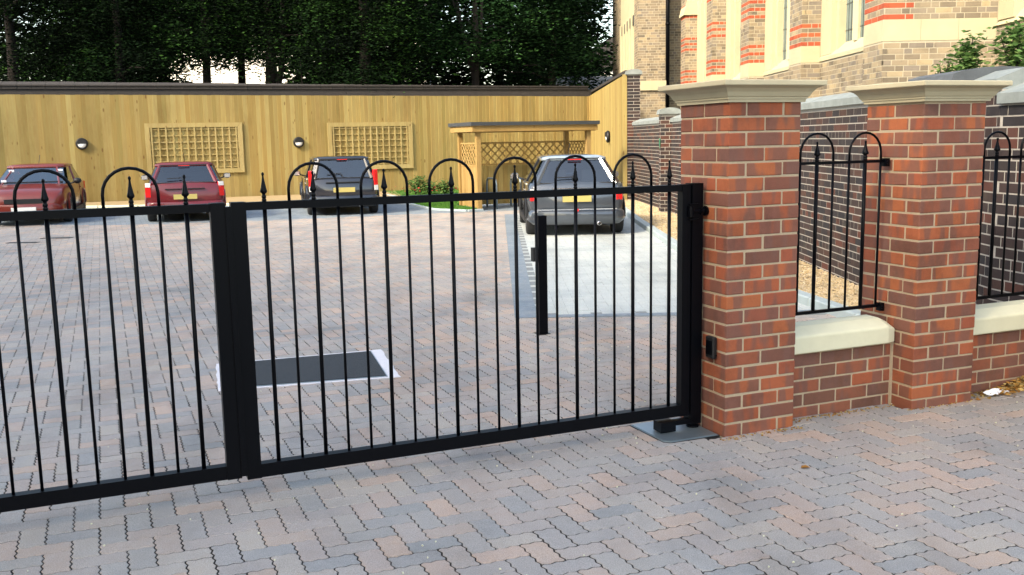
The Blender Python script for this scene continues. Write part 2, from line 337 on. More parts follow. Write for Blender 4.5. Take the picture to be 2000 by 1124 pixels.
# ------------------------------------------------------------------ frames of the place
TH = 0.3935; CT, ST = math.cos(TH), math.sin(TH)
P1 = Vector((1.0895, 4.8945)); P2 = Vector((2.2397, 5.3333)); TH2 = 0.3696
def loc2w(s, l): return Vector((P1.x + s*CT - l*ST, P1.y + s*ST + l*CT))
def w2loc(x, y): dx, dy = x-P1.x, y-P1.y; return dx*CT + dy*ST, -dx*ST + dy*CT
BAY = [(0.02, 8.43), (2.80, 8.30), (2.36, 13.3), (2.5, 21.5), (-0.13, 20.4)]
MANI = [(-1.80, 6.13), (-2.0, 6.76), (-1.07, 7.08), (-.86, 6.40)]
BAYI = [(.16, 8.56), (2.9, 8.45), (2.6, 13.3), (2.6, 21.3), (.0, 20.2)]
WALLP = [(3.86, 4.3), (3.38, 6.8), (3.43, 9.3), (3.46, 11.8), (3.20, 19.45), (2.95, 23.9)]
KERBP = [(3.28, 6.2), (2.92, 7.9), (2.55, 10.4), (2.36, 13.3), (2.38, 17.5), (2.50, 22.9)]
def inpoly(x, y, P):
    c = False; n = len(P)
    for i in range(n):
        x1, y1 = P[i]; x2, y2 = P[(i+1) % n]
        if (y1 > y) != (y2 > y) and x < (x2-x1)*(y-y1)/(y2-y1)+x1: c = not c
    return c
def xat(P, y):
    for (x1, y1), (x2, y2) in zip(P, P[1:]):
        if y1 <= y <= y2: return x1 + (x2-x1)*(y-y1)/(y2-y1)
    return P[0][0] if y < P[0][1] else P[-1][0]
FA = Vector((-13.9809, 26.7933)); FB = Vector((2.7212, 33.4154)); FTH = math.atan2(FB.y-FA.y, FB.x-FA.x); FLEN = (FB-FA).length
MAN = [(-1.88, 6.05), (-2.12, 6.82), (-1.0, 7.2), (-.76, 6.33)]
GRASS = [(-2.75, 26.4), (-2.45, 24.2), (-1.75, 22.2), (-.95, 21.55), (-.62, 21.75), (-1.35, 23.2), (-1.2, 24.4), (1.4, 26.0), (1.4, 32.7), (-4.0, 30.6)]
GLFT = [(-4.2, 30.4), (-2.75, 26.4)]

# ------------------------------------------------------------------ ground and paving
gm_ = MB(); gm_.add([(-300,-200,-.06), (300,-200,-.06), (300,500,-.06), (-300,500,-.06)], [(0,1,2,3)])
struct(gm_.build('ground', M_ground))
pv = MB(); pv.add([(-24,-6,-.014), (9,-6,-.014), (9,34,-.014), (-24,34,-.014)], [(0,1,2,3)])
paving = struct(pv.build('paving', M_sand))
M_bed2 = plain('worn_jointing', (.17,.16,.145), .98, ns=30, amt=.3); M_bed3 = plain('pale_jointing', (.17,.185,.19), .98, ns=30, amt=.3)
pb = MB(); pb.add([(-24,15.9,-.0105), (3.2,15.9,-.0105), (3.2,30,-.0105), (-24,30,-.0105)], [(0,1,2,3)]); pb.build('worn_joints', M_bed2, paving)
pb = MB(); pb.prism([(p[0], p[1]) for p in BAY], -.012, .0014); pb.build('bay_joints', M_bed3, paving)
def zig(t):            # periodic displacement of the 100 mm grid lines, zero at nodes
    a = .0042; u = (t*10) % 1.0
    K = [(0,0), (.125,a), (.375,-a), (.625,a), (.875,-a), (1,0)]
    for (x0, y0), (x1, y1) in zip(K, K[1:]):
        if x0 <= u <= x1: return y0 + (y1-y0)*(u-x0)/(x1-x0)
    return 0
US = [0, .0125, .0375, .0625, .0875]
def paver_poly(w_, h_):
    pts = []
    for i in range(w_):
        for u in US: pts.append((i*.1+u, zig(u)))
    for j in range(h_):
        for u in US: pts.append((w_*.1+zig(u), j*.1+u))
    for i in reversed(range(w_)):
        for u in US: pts.append((i*.1+.1-u, h_*.1+zig(.1-u)))
    for j in reversed(range(h_)):
        for u in US: pts.append((zig(.1-u), j*.1+.1-u))
    return [(x-w_*.05, y-h_*.05) for x, y in pts]
def inset(P, d):
    n = len(P); o = []
    for i in range(n):
        a = Vector(P[i-1]); b = Vector(P[i]); c = Vector(P[(i+1) % n])
        e1 = (b-a).normalized(); e2 = (c-b).normalized(); n1 = Vector((-e1.y, e1.x)); n2 = Vector((-e2.y, e2.x)); m_ = (n1+n2)
        m_ = m_.normalized() / max(.5, m_.normalized().dot(n1)); o.append((b.x+m_.x*d, b.y+m_.y*d))
    return o
def paver_mesh_data(w_, h_):
    P = paver_poly(w_, h_); A_ = inset(P, .0018); B_ = inset(P, .0050); n = len(P)
    vs = [(x, y, -.016) for x, y in A_] + [(x, y, -.0035) for x, y in A_] + [(x, y, 0) for x, y in B_]
    fs = [tuple(range(2*n, 3*n))]
    for i in range(n):
        j = (i+1) % n; fs += [(i, j, n+j, n+i), (n+i, n+j, 2*n+j, 2*n+i)]
    return vs, fs
PD = {0: paver_mesh_data(2, 1), 1: paver_mesh_data(1, 2)}
def in_view(x, y, z=0, mx=260, my=150):
    q = project((x, y, z))
    return q is not None and -mx < q[0] < 2000+mx and -my < q[1] < 1124+my
def excluded(x, y):
    s, l = w2loc(x, y)
    if .03 < s < .41 and .03 < l < .41: return True
    if 1.27 < s < 1.64 and .0 < l < .40: return True
    if .44 < s < 3.6 and .17 < l < .29: return True
    if -.30 < s < -.03 and .07 < l < .38: return True
    if inpoly(x, y, MANI): return True
    if y > 6.0 and x > xat(KERBP, y)-.02 and x > 1.5: return True
    if y > 20 and inpoly(x, y, GRASS): return True
    return False
cand = []; far = []
for i in range(-320, 100):
    for j in range(-60, 330):
        k = (i-j) % 4
        if k == 0: ori = 0; s, l = (i+1)*.1, (j+.5)*.1
        elif k == 3: ori = 1; s, l = (i+.5)*.1, (j+1)*.1
        else: continue
        p = loc2w(s, l)
        if p.y < 1.7 or p.y > 27.5 or not in_view(p.x, p.y): continue
        if excluded(p.x, p.y) or inpoly(p.x, p.y, BAYI): continue
        if p.y < 16: cand.append((p.x, p.y, ori))
        else: far.append((p.x, p.y, ori))
cand.sort(key=lambda c: (0 if in_view(c[0], c[1], 0, 0, 0) else 1, c[1]))
def bd(x): return np.interp(x, [-12, -10.5, -7.85, -5.5, -1.96, 0], [20.2, 20.1, 19.6, 19.95, 21.1, 21.6])
near = cand[:298]; rest = cand[298:]
var = {}
for o_ in (0, 1):
    for k in range(6):
        mb = MB(); mb.add(*PD[o_], rnd=k/6.0); var[(o_, k)] = mb.mesh('paver', M_pav)
for x, y, o_ in near:
    ob = link('paver', var[(o_, random.randrange(6))], paving, (x, y, random.uniform(-.0012, .0012)), TH)
    ob.rotation_euler[0] = random.gauss(0, .004); ob.rotation_euler[1] = random.gauss(0, .004)
def paver_field(name, items, mat):
    if not items: return
    by = {0: [], 1: []}
    for it in items: by[it[2]].append(it)
    mb_v = []; polys = []; rn = []; off = 0
    me = bpy.data.meshes.new(name); loops = []; starts = []; ls = 0
    for o_ in (0, 1):
        if not by[o_]: continue
        vs, fs = PD[o_]; V = np.array(vs); n = len(V); A_ = np.array([(b[0], b[1], 0) for b in by[o_]])
        V = np.stack([V[:,0]*CT - V[:,1]*ST, V[:,0]*ST + V[:,1]*CT, V[:,2]], -1)
        t = RS.normal(0, .004, (len(A_), 2))
        W = V[None] + A_[:,None]; W[...,2] += V[None,:,0]*t[:,0:1] + V[None,:,1]*t[:,1:2] + RS.uniform(-.0012,.0012,(len(A_),1))
        mb_v.append(W.reshape(-1,3)); rn.append(np.repeat(RS.rand(len(A_)), n))
        for q in range(len(A_)):
            for f in fs: loops.append(np.array(f)+off+q*n); starts.append(ls); ls += len(f)
        off += n*len(A_)
    V = np.concatenate(mb_v); L = np.concatenate(loops)
    me.vertices.add(len(V)); me.vertices.foreach_set('co', V.astype(np.float32).ravel())
    me.loops.add(len(L)); me.loops.foreach_set('vertex_index', L.astype(np.int32))
    me.polygons.add(len(starts)); me.polygons.foreach_set('loop_start', np.array(starts, dtype=np.int32))
    at = me.attributes.new('rnd', 'FLOAT', 'POINT'); at.data.foreach_set('value', np.concatenate(rn).astype(np.float32))
    me.materials.append(mat); me.update(calc_edges=True); me.shade_flat()
    return stuff(link(name, me, paving))
paver_field('paver_field', rest, M_pav)
def simple_field(name, items, mat, rz, gap=.003):
    if items: stuff(batch_boxes(name, [(x, y, (-.0045 if name.startswith('pale') else -.008)+random.uniform(-.001,.001), (.2 if o_ == 0 else .1)-gap, (.1 if o_ == 0 else .2)-gap, .016, rz, random.random()) for x, y, o_ in items], mat, paving))
simple_field('distant_pavers', [c for c in far if c[1] < bd(c[0])], M_pav, TH)
simple_field('blue_bay_pavers', [c for c in far if c[1] >= bd(c[0])], M_pavb, TH)
bay = []; edge = []
cb, sb = math.cos(.01), math.sin(.01)
for i in range(-6, 40):
    for j in range(0, 135):
        k = (i-j) % 4
        if k == 0: ori = 0; x, y = (i+1)*.1, (j+.5)*.1
        elif k == 3: ori = 1; x, y = (i+.5)*.1, (j+1)*.1
        else: continue
        x += .0 - .012*(y); y += 8.42
        if not inpoly(x, y, BAY) or (y > 6.0 and x > xat(KERBP, y)-.04): continue
        lx = .02 - .012*(y-8.43)
        if x > lx+.25 and y > 8.56: bay.append((x, y+.0, ori))
simple_field('pale_bay_pavers', bay, M_pavl, .012, .0032)
for j in range(120): edge.append((.02-.012*(j*.1)+.10, 8.47+j*.1, 0))
for j in range(28): edge.append((.27+j*.1, 8.47, 1))
edge = [e for e in edge if e[0] < xat(KERBP, e[1])-.05]
stuff(batch_boxes('bay_edge_pavers', [(x, y, -.0045+random.uniform(-.0004,.0004), (.197 if o_ == 0 else .097), .0965 if o_ == 0 else .12, .02, .012, random.random()) for x, y, o_ in edge], M_pavb, paving))
# dark marker blocks and drain slots
for (x0, y0, x1, y1) in ((15,475,75,474), (82,466,140,465)):
    a = px_ground(x0, y0); b = px_ground(x1, y1); m = MB(); d = (b-a); L_ = d.length
    m.box(((a.x+b.x)/2, (a.y+b.y)/2, .002), (L_, .14, .008), math.atan2(d.y, d.x)); m.build('drain_slot', M_blackr, paving)
for x0 in (1024, 1072, 1126, 1172, 1224, 1275):
    a = px_ground(x0, 483); m = MB(); m.box((a.x+.13, a.y, .001), (.2, .05, .006), .01); m.build('marker_block', M_kerb, paving)

# ------------------------------------------------------------------ manhole cover
t = thing('manhole_cover', 'rectangular dark recessed drain cover with a pale cement edge set in the paving', 'manhole cover', (-1.5, 6.6, 0))
def q2(P, a, b):   # bilinear in MAN quad
    fl, bl, br, fr = [Vector((p[0]+1.5, p[1]-6.6)) for p in P]
    return fl*(1-a)*(1-b) + fr*a*(1-b) + bl*(1-a)*b + br*a*b
m = MB()
def strip(m, a0, a1, b0, b1, z0, z1, wob=0):
    N = 14; P = []
    for k in range(N): P.append(q2(MAN, a0+(a1-a0)*k/N, b0) + Vector((0, -random.random()*wob)))
    for k in range(N): P.append(q2(MAN, a1, b0+(b1-b0)*k/N) + Vector((random.random()*wob, 0)))
    for k in range(N): P.append(q2(MAN, a1-(a1-a0)*k/N, b1) + Vector((0, random.random()*wob)))
    for k in range(N): P.append(q2(MAN, a0, b1-(b1-b0)*k/N) - Vector((random.random()*wob, 0)))
    m.prism(P, z0, z1)
strip(m, .0, 1.0, .0, 1.0, -.013, .0045, .012); m.build('cement_surround', M_cement, t)
m = MB(); strip(m, .035, .935, .03, .955, 0, .009); m.build('cover_frame', M_galv, t)
m = MB(); strip(m, .042, .928, .045, .94, .004, .0125); m.build('cover_plate', M_tarmac, t)

# ------------------------------------------------------------------ brick piers, small walls
def brick_variants(mat):
    d = {}
    for L_, key in ((.215, 's'), (.1025, 'h'), (.16, 'q')):
        for k in range(5):
            mb = chamfer_box(L_, .1025, .065, .0035); mb.a = [k/5.0]*len(mb.v); d[(key, k)] = mb.mesh('brick', mat, recalc=True)
    return d
BV = brick_variants(M_brick); BVL = brick_variants(M_brickd)
def put_brick(par, key, cx, cy, cz, rz, V=BV):
    o = link('brick', V[(key, random.randrange(5))], par, (cx+random.gauss(0,.0009), cy+random.gauss(0,.0009), cz+random.gauss(0,.0007)), rz + random.gauss(0,.004) + (math.pi if random.random() < .5 else 0))
    return o
def cap_rings(hw, z):
    prof = [(-.004, 0), (.014, 0), (.016, .014), (.022, .016), (.022, .024), (.028, .027), (.032, .034), (.040, .050), (.055, .066), (.074, .076), (.078, .078), (.086, .079), (.088, .083), (.088, .102), (.084, .106)]
    rings = []
    for o, dz in prof:
        e = hw+o; rings.append([(-e,-e,z+dz), (e,-e,z+dz), (e,e,z+dz), (-e,e,z+dz)])
    rings.append([(-.02,-.02,z+.124), (.02,-.02,z+.124), (.02,.02,z+.124), (-.02,.02,z+.124)])
    return rings
def pier(name, label, org, th, zoff):
    c = Vector((org.x + .22*math.cos(th) - .22*math.sin(th), org.y + .22*math.sin(th) + .22*math.cos(th)))
    t = thing(name, label, 'brick pier', (c.x, c.y, 0), th, 'brick gate piers with stone caps')
    m = MB(); m.ext(-.2165, .2165, -.2165, .2165, -.05, 1.712); m.build('mortar_joints', M_mortar, t)
    for k in range(23):
        z = -.005 + .0325 + .075*k + zoff
        if k % 2 == 0:
            for sx in (-1, 1):
                for sy in (-1, 1): put_brick(t, 's', sx*.16875, sy*.1125, z, math.pi/2)
            for sy in (-1, 1): put_brick(t, 's', 0, sy*.16875, z, 0)
        else:
            for sy in (-1, 1):
                for sx in (-1, 1): put_brick(t, 's', sx*.1125, sy*.16875, z, 0)
            for sx in (-1, 1): put_brick(t, 's', sx*.16875, 0, z, math.pi/2)
    m = MB(); m.loft(cap_rings(.22, 1.711)); m.build('stone_cap', M_cast, t, recalc=True)
    return t
pier1 = pier('brick_pier', 'red brick pier that carries the right hand gate leaf, with moulded stone cap', P1, TH, 0)
pier2 = pier('brick_pier', 'second red brick pier, standing between the two low walls and without a gate', P2, TH2, -.012)
def low_wall(s0, s1, lf, label, right_joint):
    c = loc2w((s0+s1)/2, lf)
    t = thing('low_wall', label, 'wall', (c.x, c.y, 0), TH, 'low brick walls with pale copings')
    H = (s1-s0)/2; m = MB(); m.ext(-H, H, .004, .2, -.05, .362); m.build('mortar_joints', M_mortar, t)
    for k in range(5):
        z = -.012 + .0325 + .075*k; x = -H + (.0 if k % 2 else -.1125) - .06
        while x < H:
            a, b = max(x, -H+.006), min(x+.215, H-(.022 if right_joint else .006))
            if b-a > .04:
                key = 's' if b-a > .19 else ('q' if b-a > .13 else 'h'); L_ = {'s': .215, 'q': .16, 'h': .1025}[key]
                o = put_brick(t, key, (a+b)/2, .05125, z, 0, BVL); o.scale[0] = (b-a)/L_
            x += .225
    # coping: chamfered, slightly weathered to the front
    e = 0.0 if not right_joint else .008
    P = [(-.032, .366), (-.032, .455), (-.026, .464), (.055, .500), (.15, .503), (.232, .464), (.232, .366)]
    nose = .06 if right_joint else 0
    m = MB(); rings = [[(x, y, z) for y, z in P] for x in (-H+.001, H-e-nose)]
    if right_joint: rings.append([(H-e, y*.86+.012, .366+(z-.366)*.80) for y, z in P])
    m.loft(rings); o = m.build('coping_stone', M_cop, t, recalc=True)
    bv = o.modifiers.new('b', 'BEVEL'); bv.width = .006; bv.segments = 2
    return t
low_wall(.44, 1.232, .12, 'low brick wall with pale chamfered coping joining the two brick piers', True)
low_wall(1.67, 3.1, .06, 'low brick wall with pale coping running off right of the second brick pier', False)
# sealant joint
m = MB(); c = loc2w(1.226, .135); m.box((c.x, c.y, .18), (.014, .03, .372), TH); m.build('sealant_joint', M_mortar, None)
bpy.data.objects['sealant_joint'].parent = pier2; bpy.data.objects['sealant_joint'].matrix_parent_inverse = (Matrix.Translation(pier2.location) @ Matrix.Rotation(TH2, 4, 'Z')).inverted()

# ------------------------------------------------------------------ ironwork
def finial(m, s, z, h=.125, k=1.0, y=0):
    pr = [(.011, 0), (.013, .003), (.013, .010), (.009, .013), (.013, .017), (.013, .024), (.009, .028), (.010, .034), (.0185, .040), (.020, .045), (.016, .056), (.009, .085), (.0055, .104), (.005, .110), (.0078, .115), (.0078, .121), (.003, .126)]
    m.lathe([(r*k, z + zz*h/.125) for r, zz in pr], (s, y, 0), 8)
def arch_path(sa, sb, z0, up):
    r = (sb-sa)/2; c = (sa+sb)/2; P = [(sa, 0, z0), (sa, 0, z0+up)]
    for k in range(1, 12):
        a = math.pi - math.pi*k/12; P.append((c+r*math.cos(a), 0, z0+up+r*math.sin(a)))
    return P + [(sb, 0, z0+up), (sb, 0, z0)]
def gate(name, label, s_hinge, s_meet, bars, zb, outer):
    o2 = loc2w(s_hinge, .22)
    t = thing(name, label, 'gate', (o2.x, o2.y, 0), TH, 'pair of black driveway gate leaves')
    sg = -1 if s_meet < s_hinge else 1; Wd = abs(s_meet-s_hinge)
    f = lambda a, b: (min(a, b), max(a, b))
    a, b = f(0, sg*.05); m = MB(); m.ext(a, b, -.025, .025, zb, 1.305); m.build('hinge_stile', M_black, t)
    a, b = f(sg*(Wd-.062), sg*Wd); m = MB(); m.ext(a, b, -.03, .03, zb, 1.3065); m.build('meeting_stile', M_black, t)
    a, b = f(sg*.0502, sg*(Wd-.0622)); m = MB(); m.ext(a, b, -.025, .025, zb+.001, zb+.062); m.build('bottom_rail', M_black, t)
    m = MB(); m.ext(a, b, -.022, .022, 1.270, 1.304); m.build('top_rail', M_black, t)
    for i, s in enumerate(bars):
        x = s - s_hinge; fin = (i == 0 or i == len(bars)-1 or i % 3 == 2)
        w_ = .0093 if fin else .0066
        m = MB(); m.tube([(x, 0, zb+.0622), (x, 0, 1.2698)], w_, 10); o = m.build('bar', M_black, t, True)
        if fin: m = MB(); finial(m, x, 1.3042, .125, .78); m.build('finial', M_black, t, True)
    for i in range(1, len(bars)-2, 3):
        xa, xb = sorted((bars[i]-s_hinge, bars[i+2]-s_hinge)); m = MB(); m.tube(arch_path(xa, xb, 1.3042, .052), .0068, 10); m.build('hoop', M_black, t, True)
    return t
gr = gate('driveway_gate', 'right hand leaf of black steel gate with hoops and spear finials, hung on brick pier', -.09, -2.387, [-2.243+.1073*i for i in range(20)], .078, False)
gl = gate('driveway_gate', 'left hand leaf of black steel gate, running out of the left side', -4.72, -2.41, [-2.566-.107*i for i in range(20)], .090, True)
# gate stop strip on the right leaf's meeting stile
m = MB(); m.ext(-2.322, -2.298, -.038, -.0302, .1, 1.29); m.build('meeting_strip', M_black, gr)
# hinge post on pier
c = loc2w(-.052, .22); t = thing('hinge_post', 'square black hinge post bolted to the side of the first brick pier', 'gate post', (c.x, c.y, 0), TH)
m = MB(); m.ext(-.034, .030, -.035, .035, .03, 1.309); m.build('post', M_black, t)
for z in (1.165,):
    m = MB(); m.tube([(-.045, -.037, z-.028), (-.045, -.037, z+.028)], .014, 10); m.tube([(-.045, -.037, z), (.052, -.037, z)], .008, 8); m.lathe([(.026, 0), (.026, .012), (.014, .014), (.014, .03)], (.036, -.037, z), 8, 'X'); m.lathe([(.019, 0), (.019, .012)], (.012, -.037, z), 6, 'X'); m.build('hinge', M_black, t)
m = MB(); m.ext(-.055, .0, -.045, -.036, 1.12, 1.128); m.ext(-.055, .0, -.045, -.036, 1.20, 1.206); m.build('hinge_plate', M_black, t)
c = loc2w(-.17, .225); t = thing('gate_motor', 'underground gate motor with galvanised steel lid and black arm beneath the gate corner', 'gate motor', (c.x, c.y, 0), TH)
m = MB(); P = [(-.16,-.165), (-.13,-.19), (.155,-.19), (.155,.165), (-.165,.165)]
m.prism(P, -.012, .004); m.prism([(x*.975, y*.975) for x, y in P], .0041, .0075); m.build('steel_lid', M_galv, t)
m = MB(); m.prism([(x*1.035, y*1.035) for x, y in P], -.013, .0018); m.build('lid_frame', M_blackr, t)
m = MB(); m.ext(-.11, -.02, -.06, .02, .012, .0645); m.build('arm_block', M_black, t)
m = MB(); m.ext(-.0195, .12, -.04, -.005, .035, .062); m.build('drive_arm', M_black, t)
m = MB(); m.lathe([(.034, .0078), (.034, .018), (.02, .022), (.02, .05), (.026, .052), (.026, .074)], (.115, -.01, 0), 12); m.build('pivot_foot', M_black, t)
# photocell on the pier
c = loc2w(-.0, .11); t = thing('photocell', 'small black safety sensor box on the gate side of the first brick pier', 'sensor box', (c.x, c.y, .40), TH)
m = MB(); m.ext(-.028, -.001, -.038, .036, 0, .115); o = m.build('housing', M_blackr, t); o.modifiers.new('b', 'BEVEL').width = .006
m = MB(); m.ext(-.0295, -.0282, -.028, .026, .02, .095); m.build('lens', M_black, t)
m = MB(); m.tube([(-.012, -.038, .02), (-.012, -.045, .02)], .004, 8); m.build('screw', M_black, t)
# gate stop post
c = px_ground(1059, 652); t = thing('stop_post', 'square black steel post with a latch box, standing behind the gate', 'post', (c.x, c.y, 0), TH)
m = MB(); m.ext(-.036, .036, -.036, .036, -.05, .945); m.build('post', M_black, t)
m = MB(); m.ext(-.037, .037, -.037, .037, .9455, .952); m.build('post_cap', M_black, t)
m = MB(); m.ext(-.078, -.0365, -.025, .025, .59, .70); m.build('latch_box', M_blackr, t)
m = MB(); m.ext(-.05, .052, -.052, .052, -.014, .004); m.build('base_collar', M_black, t)
# railings
def railing(label, s0, s1, bars, z_top, z_bot, br):
    c = loc2w(s0, .22); t = thing('railing', label, 'railing', (c.x, c.y, 0), TH, 'hooped railing panels over the low walls')
    m = MB(); m.ext(0, s1-s0, -.008, .008, z_top-.008, z_top+.008); m.build('top_rail', M_black, t)
    m = MB(); m.ext(0, s1-s0, -.008, .008, z_bot-.009, z_bot+.009); m.build('bottom_rail', M_black, t)
    for i, s in enumerate(bars):
        x = s-s0; fin = i % 3 == 1
        m = MB(); m.tube([(x, 0 if fin else -.0, z_bot+.009), (x, 0, z_top-.008)], .0105 if fin else .0068, 8); m.build('bar', M_black, t, True)
        if fin: m = MB(); finial(m, x, z_top+.008, .108, .95); m.build('finial', M_black, t, True)
    for i in range(0, len(bars)-2, 3):
        m = MB(); m.tube(arch_path(bars[i]-s0, bars[i+2]-s0, z_top+.008, .04), .0068, 8); m.build('hoop', M_black, t, True)
    for z in (z_top, z_bot):
        for x in br:
            m = MB(); m.ext(x-s0-.03, x-s0-.002, -.026, .010, z-.03, z+.016); m.lathe([(.01, 0), (.01, .01)], (x-s0-.02, -.036, z-.008), 8, 'Y'); m.build('bracket', M_black, t)
railing('hooped black railing panel between the two brick piers', .446, 1.222, [.62, .733, .845, .957, 1.069, 1.181], 1.390, .562, [1.226])
railing('hooped black railing panel running off to the right of the second brick pier', 1.672, 3.0, [1.972, 2.075, 2.18, 2.275, 2.38, 2.485, 2.59, 2.69, 2.795], 1.388, .542, [2.42])

# ------------------------------------------------------------------ generic brick walling
def wall_bricks(p0, p1, z0, z1, mode='garden', hole=None, course=.075, depth=.1, off=.0):
    """bricks on the LEFT side of p0->p1 ; returns boxes (cx,cy,cz,dx,dy,dz,rz,rnd, course, s)"""
    p0 = Vector(p0); p1 = Vector(p1); d = p1-p0; L_ = d.length; d = d/L_; n = Vector((-d.y, d.x)); rz = math.atan2(d.y, d.x)
    out = []; k = 0; z = z0
    while z + course <= z1 + .02:
        seq = [.215] if (mode == 'garden' and k % 4) or mode == 'stretch' else ([.1025] if mode == 'garden' else [.215, .1025])
        x = -.1125*(k % 2) - (.06 if k % 3 == 0 else 0) - (off % .225); i = 0
        while x < L_:
            bl = seq[i % len(seq)]-.001; i += 1
            a, b = max(x, .002), min(x+bl, L_-.002); x += bl + .011
            if b-a < .03: continue
            mid = (a+b)/2; zc = z + (course-.01)/2
            if hole and hole(mid, zc): continue
            pr = abs(random.gauss(0, .0012))
            c = p0 + d*mid - n*(depth/2 - pr)
            out.append((c.x, c.y, zc, b-a, depth, course-.011, rz, random.random(), k, mid))
        k += 1; z += course
    return out
def emit_bricks(par, B, mat, nparts, name='brick', fieldname='brickwork', score=None):
    vis = []
    for b in B:
        q = project(b[:3]); 
        ok = q and -60 < q[0] < 2060 and -60 < q[1] < 1180
        vis.append(((b[3]/q[2]) if ok else 0, b))
    vis.sort(key=lambda a: -a[0])
    parts = [v[1] for v in vis[:nparts] if v[0] > 0]; rest = [v[1] for v in vis[len(parts):]]
    cache = {}
    for b in parts:
        key = (round(b[3]/.01)*.01, round(random.random()*4)/4)
        if key not in cache:
            mb = MB(); mb.box((0,0,0), (key[0], b[4], b[5]), 0, key[1]); cache[key] = mb.mesh(name, mat)
        o = link(name, cache[key], par, b[:3], b[6]); o.scale[0] = b[3]/key[0] if key[0] > 0 else 1
    if rest:
        for mt in [mat]: stuff(batch_boxes(fieldname, [b[:8] for b in rest], mt, par))

# old boundary wall
t = thing('boundary_wall', 'old dark brown brick boundary wall with weathered stone coping beside the gravel strip', 'wall')
B = []
core = MB(); cop = MB()
segs = list(zip(WALLP, WALLP[1:]))
def offs(p0, p1, o):   # to the right of direction p0->p1 (church side)
    d = (Vector(p1)-Vector(p0)).normalized(); n = Vector((d.y, -d.x)); return Vector(p0)+n*o, Vector(p1)+n*o
for si, (a, b) in enumerate(segs):
    dz = -.10 if si == 0 else 0.0
    B += wall_bricks(a, b, 0, 1.83+dz, 'garden')
    a1, b1 = offs(a, b, .0015); a2, b2 = offs(a, b, .33)
    core.prism([a1, a2, b2, b1], -.05, 1.828+dz)
    a0, b0 = offs(a, b, -.035); a3, b3 = offs(a, b, .36); am, bm = offs(a, b, .16)
    vs = []
    for p, q_, r_ in ((a0, a3, am), (b0, b3, bm)):
        vs += [(p.x, p.y, 1.829+dz), (p.x, p.y, 1.90+dz), (r_.x, r_.y, 1.975+dz), (q_.x, q_.y, 1.90+dz), (q_.x, q_.y, 1.829+dz)]
    cop.loft([vs[:5], vs[5:]])
emit_bricks(t, B, M_old, 296)
core.build('mortar_joints', M_oldmortar, t, recalc=True); cop.build('coping', M_oldcop, t, recalc=True)
# piers of the old wall
def old_pier(name, label, cx, cy, w_, h_, rz, round_cap):
    t = thing(name, label, 'brick pier', (cx, cy, 0), rz)
    m = MB(); m.ext(-w_/2+.002, w_/2-.002, -w_/2+.002, w_/2-.002, -.05, h_); m.build('mortar_joints', M_oldmortar, t)
    bx = []
    e = w_/2
    for (p0, p1) in (((e,-e), (-e,-e)), ((-e,-e), (-e,e))):
        bx += [b for b in wall_bricks(p1, p0, 0, h_, 'flem')] if False else []
    for k in range(int(h_/.075)):
        z = .0325 + .075*k
        n_ = max(1, round(w_/.225)); L_ = w_/n_
        for i in range(n_ + (k % 2)):
            a = -e + i*L_ - (L_/2 if k % 2 else 0); b = a + L_ - .01; a, b = max(a, -e), min(b, e)
            if b-a < .03: continue
            bx.append(((a+b)/2, -e+.05, z, b-a, .1, .065, 0, random.random()))
            if not (i == 0): bx.append((-e+.05, (a+b)/2, z, b-a, .1, .065, math.pi/2, random.random()))
    for b in bx:
        mb = MB(); mb.box((0,0,0), (b[3], b[4], b[5]), 0, b[7])
    if len(bx) <= 300:
        cache = {}
        for b in bx:
            key = (round(b[3], 3), int(b[7]*4))
            if key not in cache: mb = MB(); mb.box((0,0,0), (b[3], b[4], b[5]), 0, b[7]); cache[key] = mb.mesh('brick', M_old)
            link('brick', cache[key], t, b[:3], b[6])
    m = MB(); rr = []
    for k in range(9):
        a = math.pi*k/8; rr.append((math.cos(a), math.sin(a)))
    r_ = [[(x*(e+.05), y, h_+.0 + (.05 + .075*zz if k not in (0, 8) else .05*0)) for k, (x, zz) in enumerate(rr)] for y in (-e-.05, e+.05)]
    m.loft(r_); m.build('rounded_cap', M_slate if round_cap else M_oldcop, t, recalc=True)
    return t
op = old_pier('wall_pier', 'old wall pier with dark rounded cap and worn plaque, right of the second pier', 3.58, 7.62, .66, 1.885, 0.03, True)
m = MB(); m.ext(.10, .40, -.386, -.381, 1.925, 1.965); m.build('plaque', M_oldcop, op)
for k in range(9): m = MB(); m.ext(.112+k*.031, .125+k*.031, -.3885, -.3862, 1.933+(k % 2)*.006, 1.957); m.build('worn_letter', M_slate, op)
op = old_pier('wall_pier', 'narrow old wall pier with green tag, seen left of the first brick pier', 3.17, 19.62, .34, 1.99, -.03, False)
m = MB(); m.prism([(-.03,-.2), (.03,-.2), (.03,-.17), (-.03,-.17)], 1.0, 1.01)
m = MB(); m.add([(-.185,-.10,1.52), (-.185,.03,1.52), (-.185,.03,1.40), (-.185,-.035,1.30), (-.185,-.10,1.40)], [(0,1,2,3,4)]); m.add([(-.171,-.10,1.52), (-.171,.03,1.52), (-.171,.03,1.40), (-.171,-.035,1.30), (-.171,-.10,1.40)], [(4,3,2,1,0)]); m.build('enamel_tag', M_green, op)

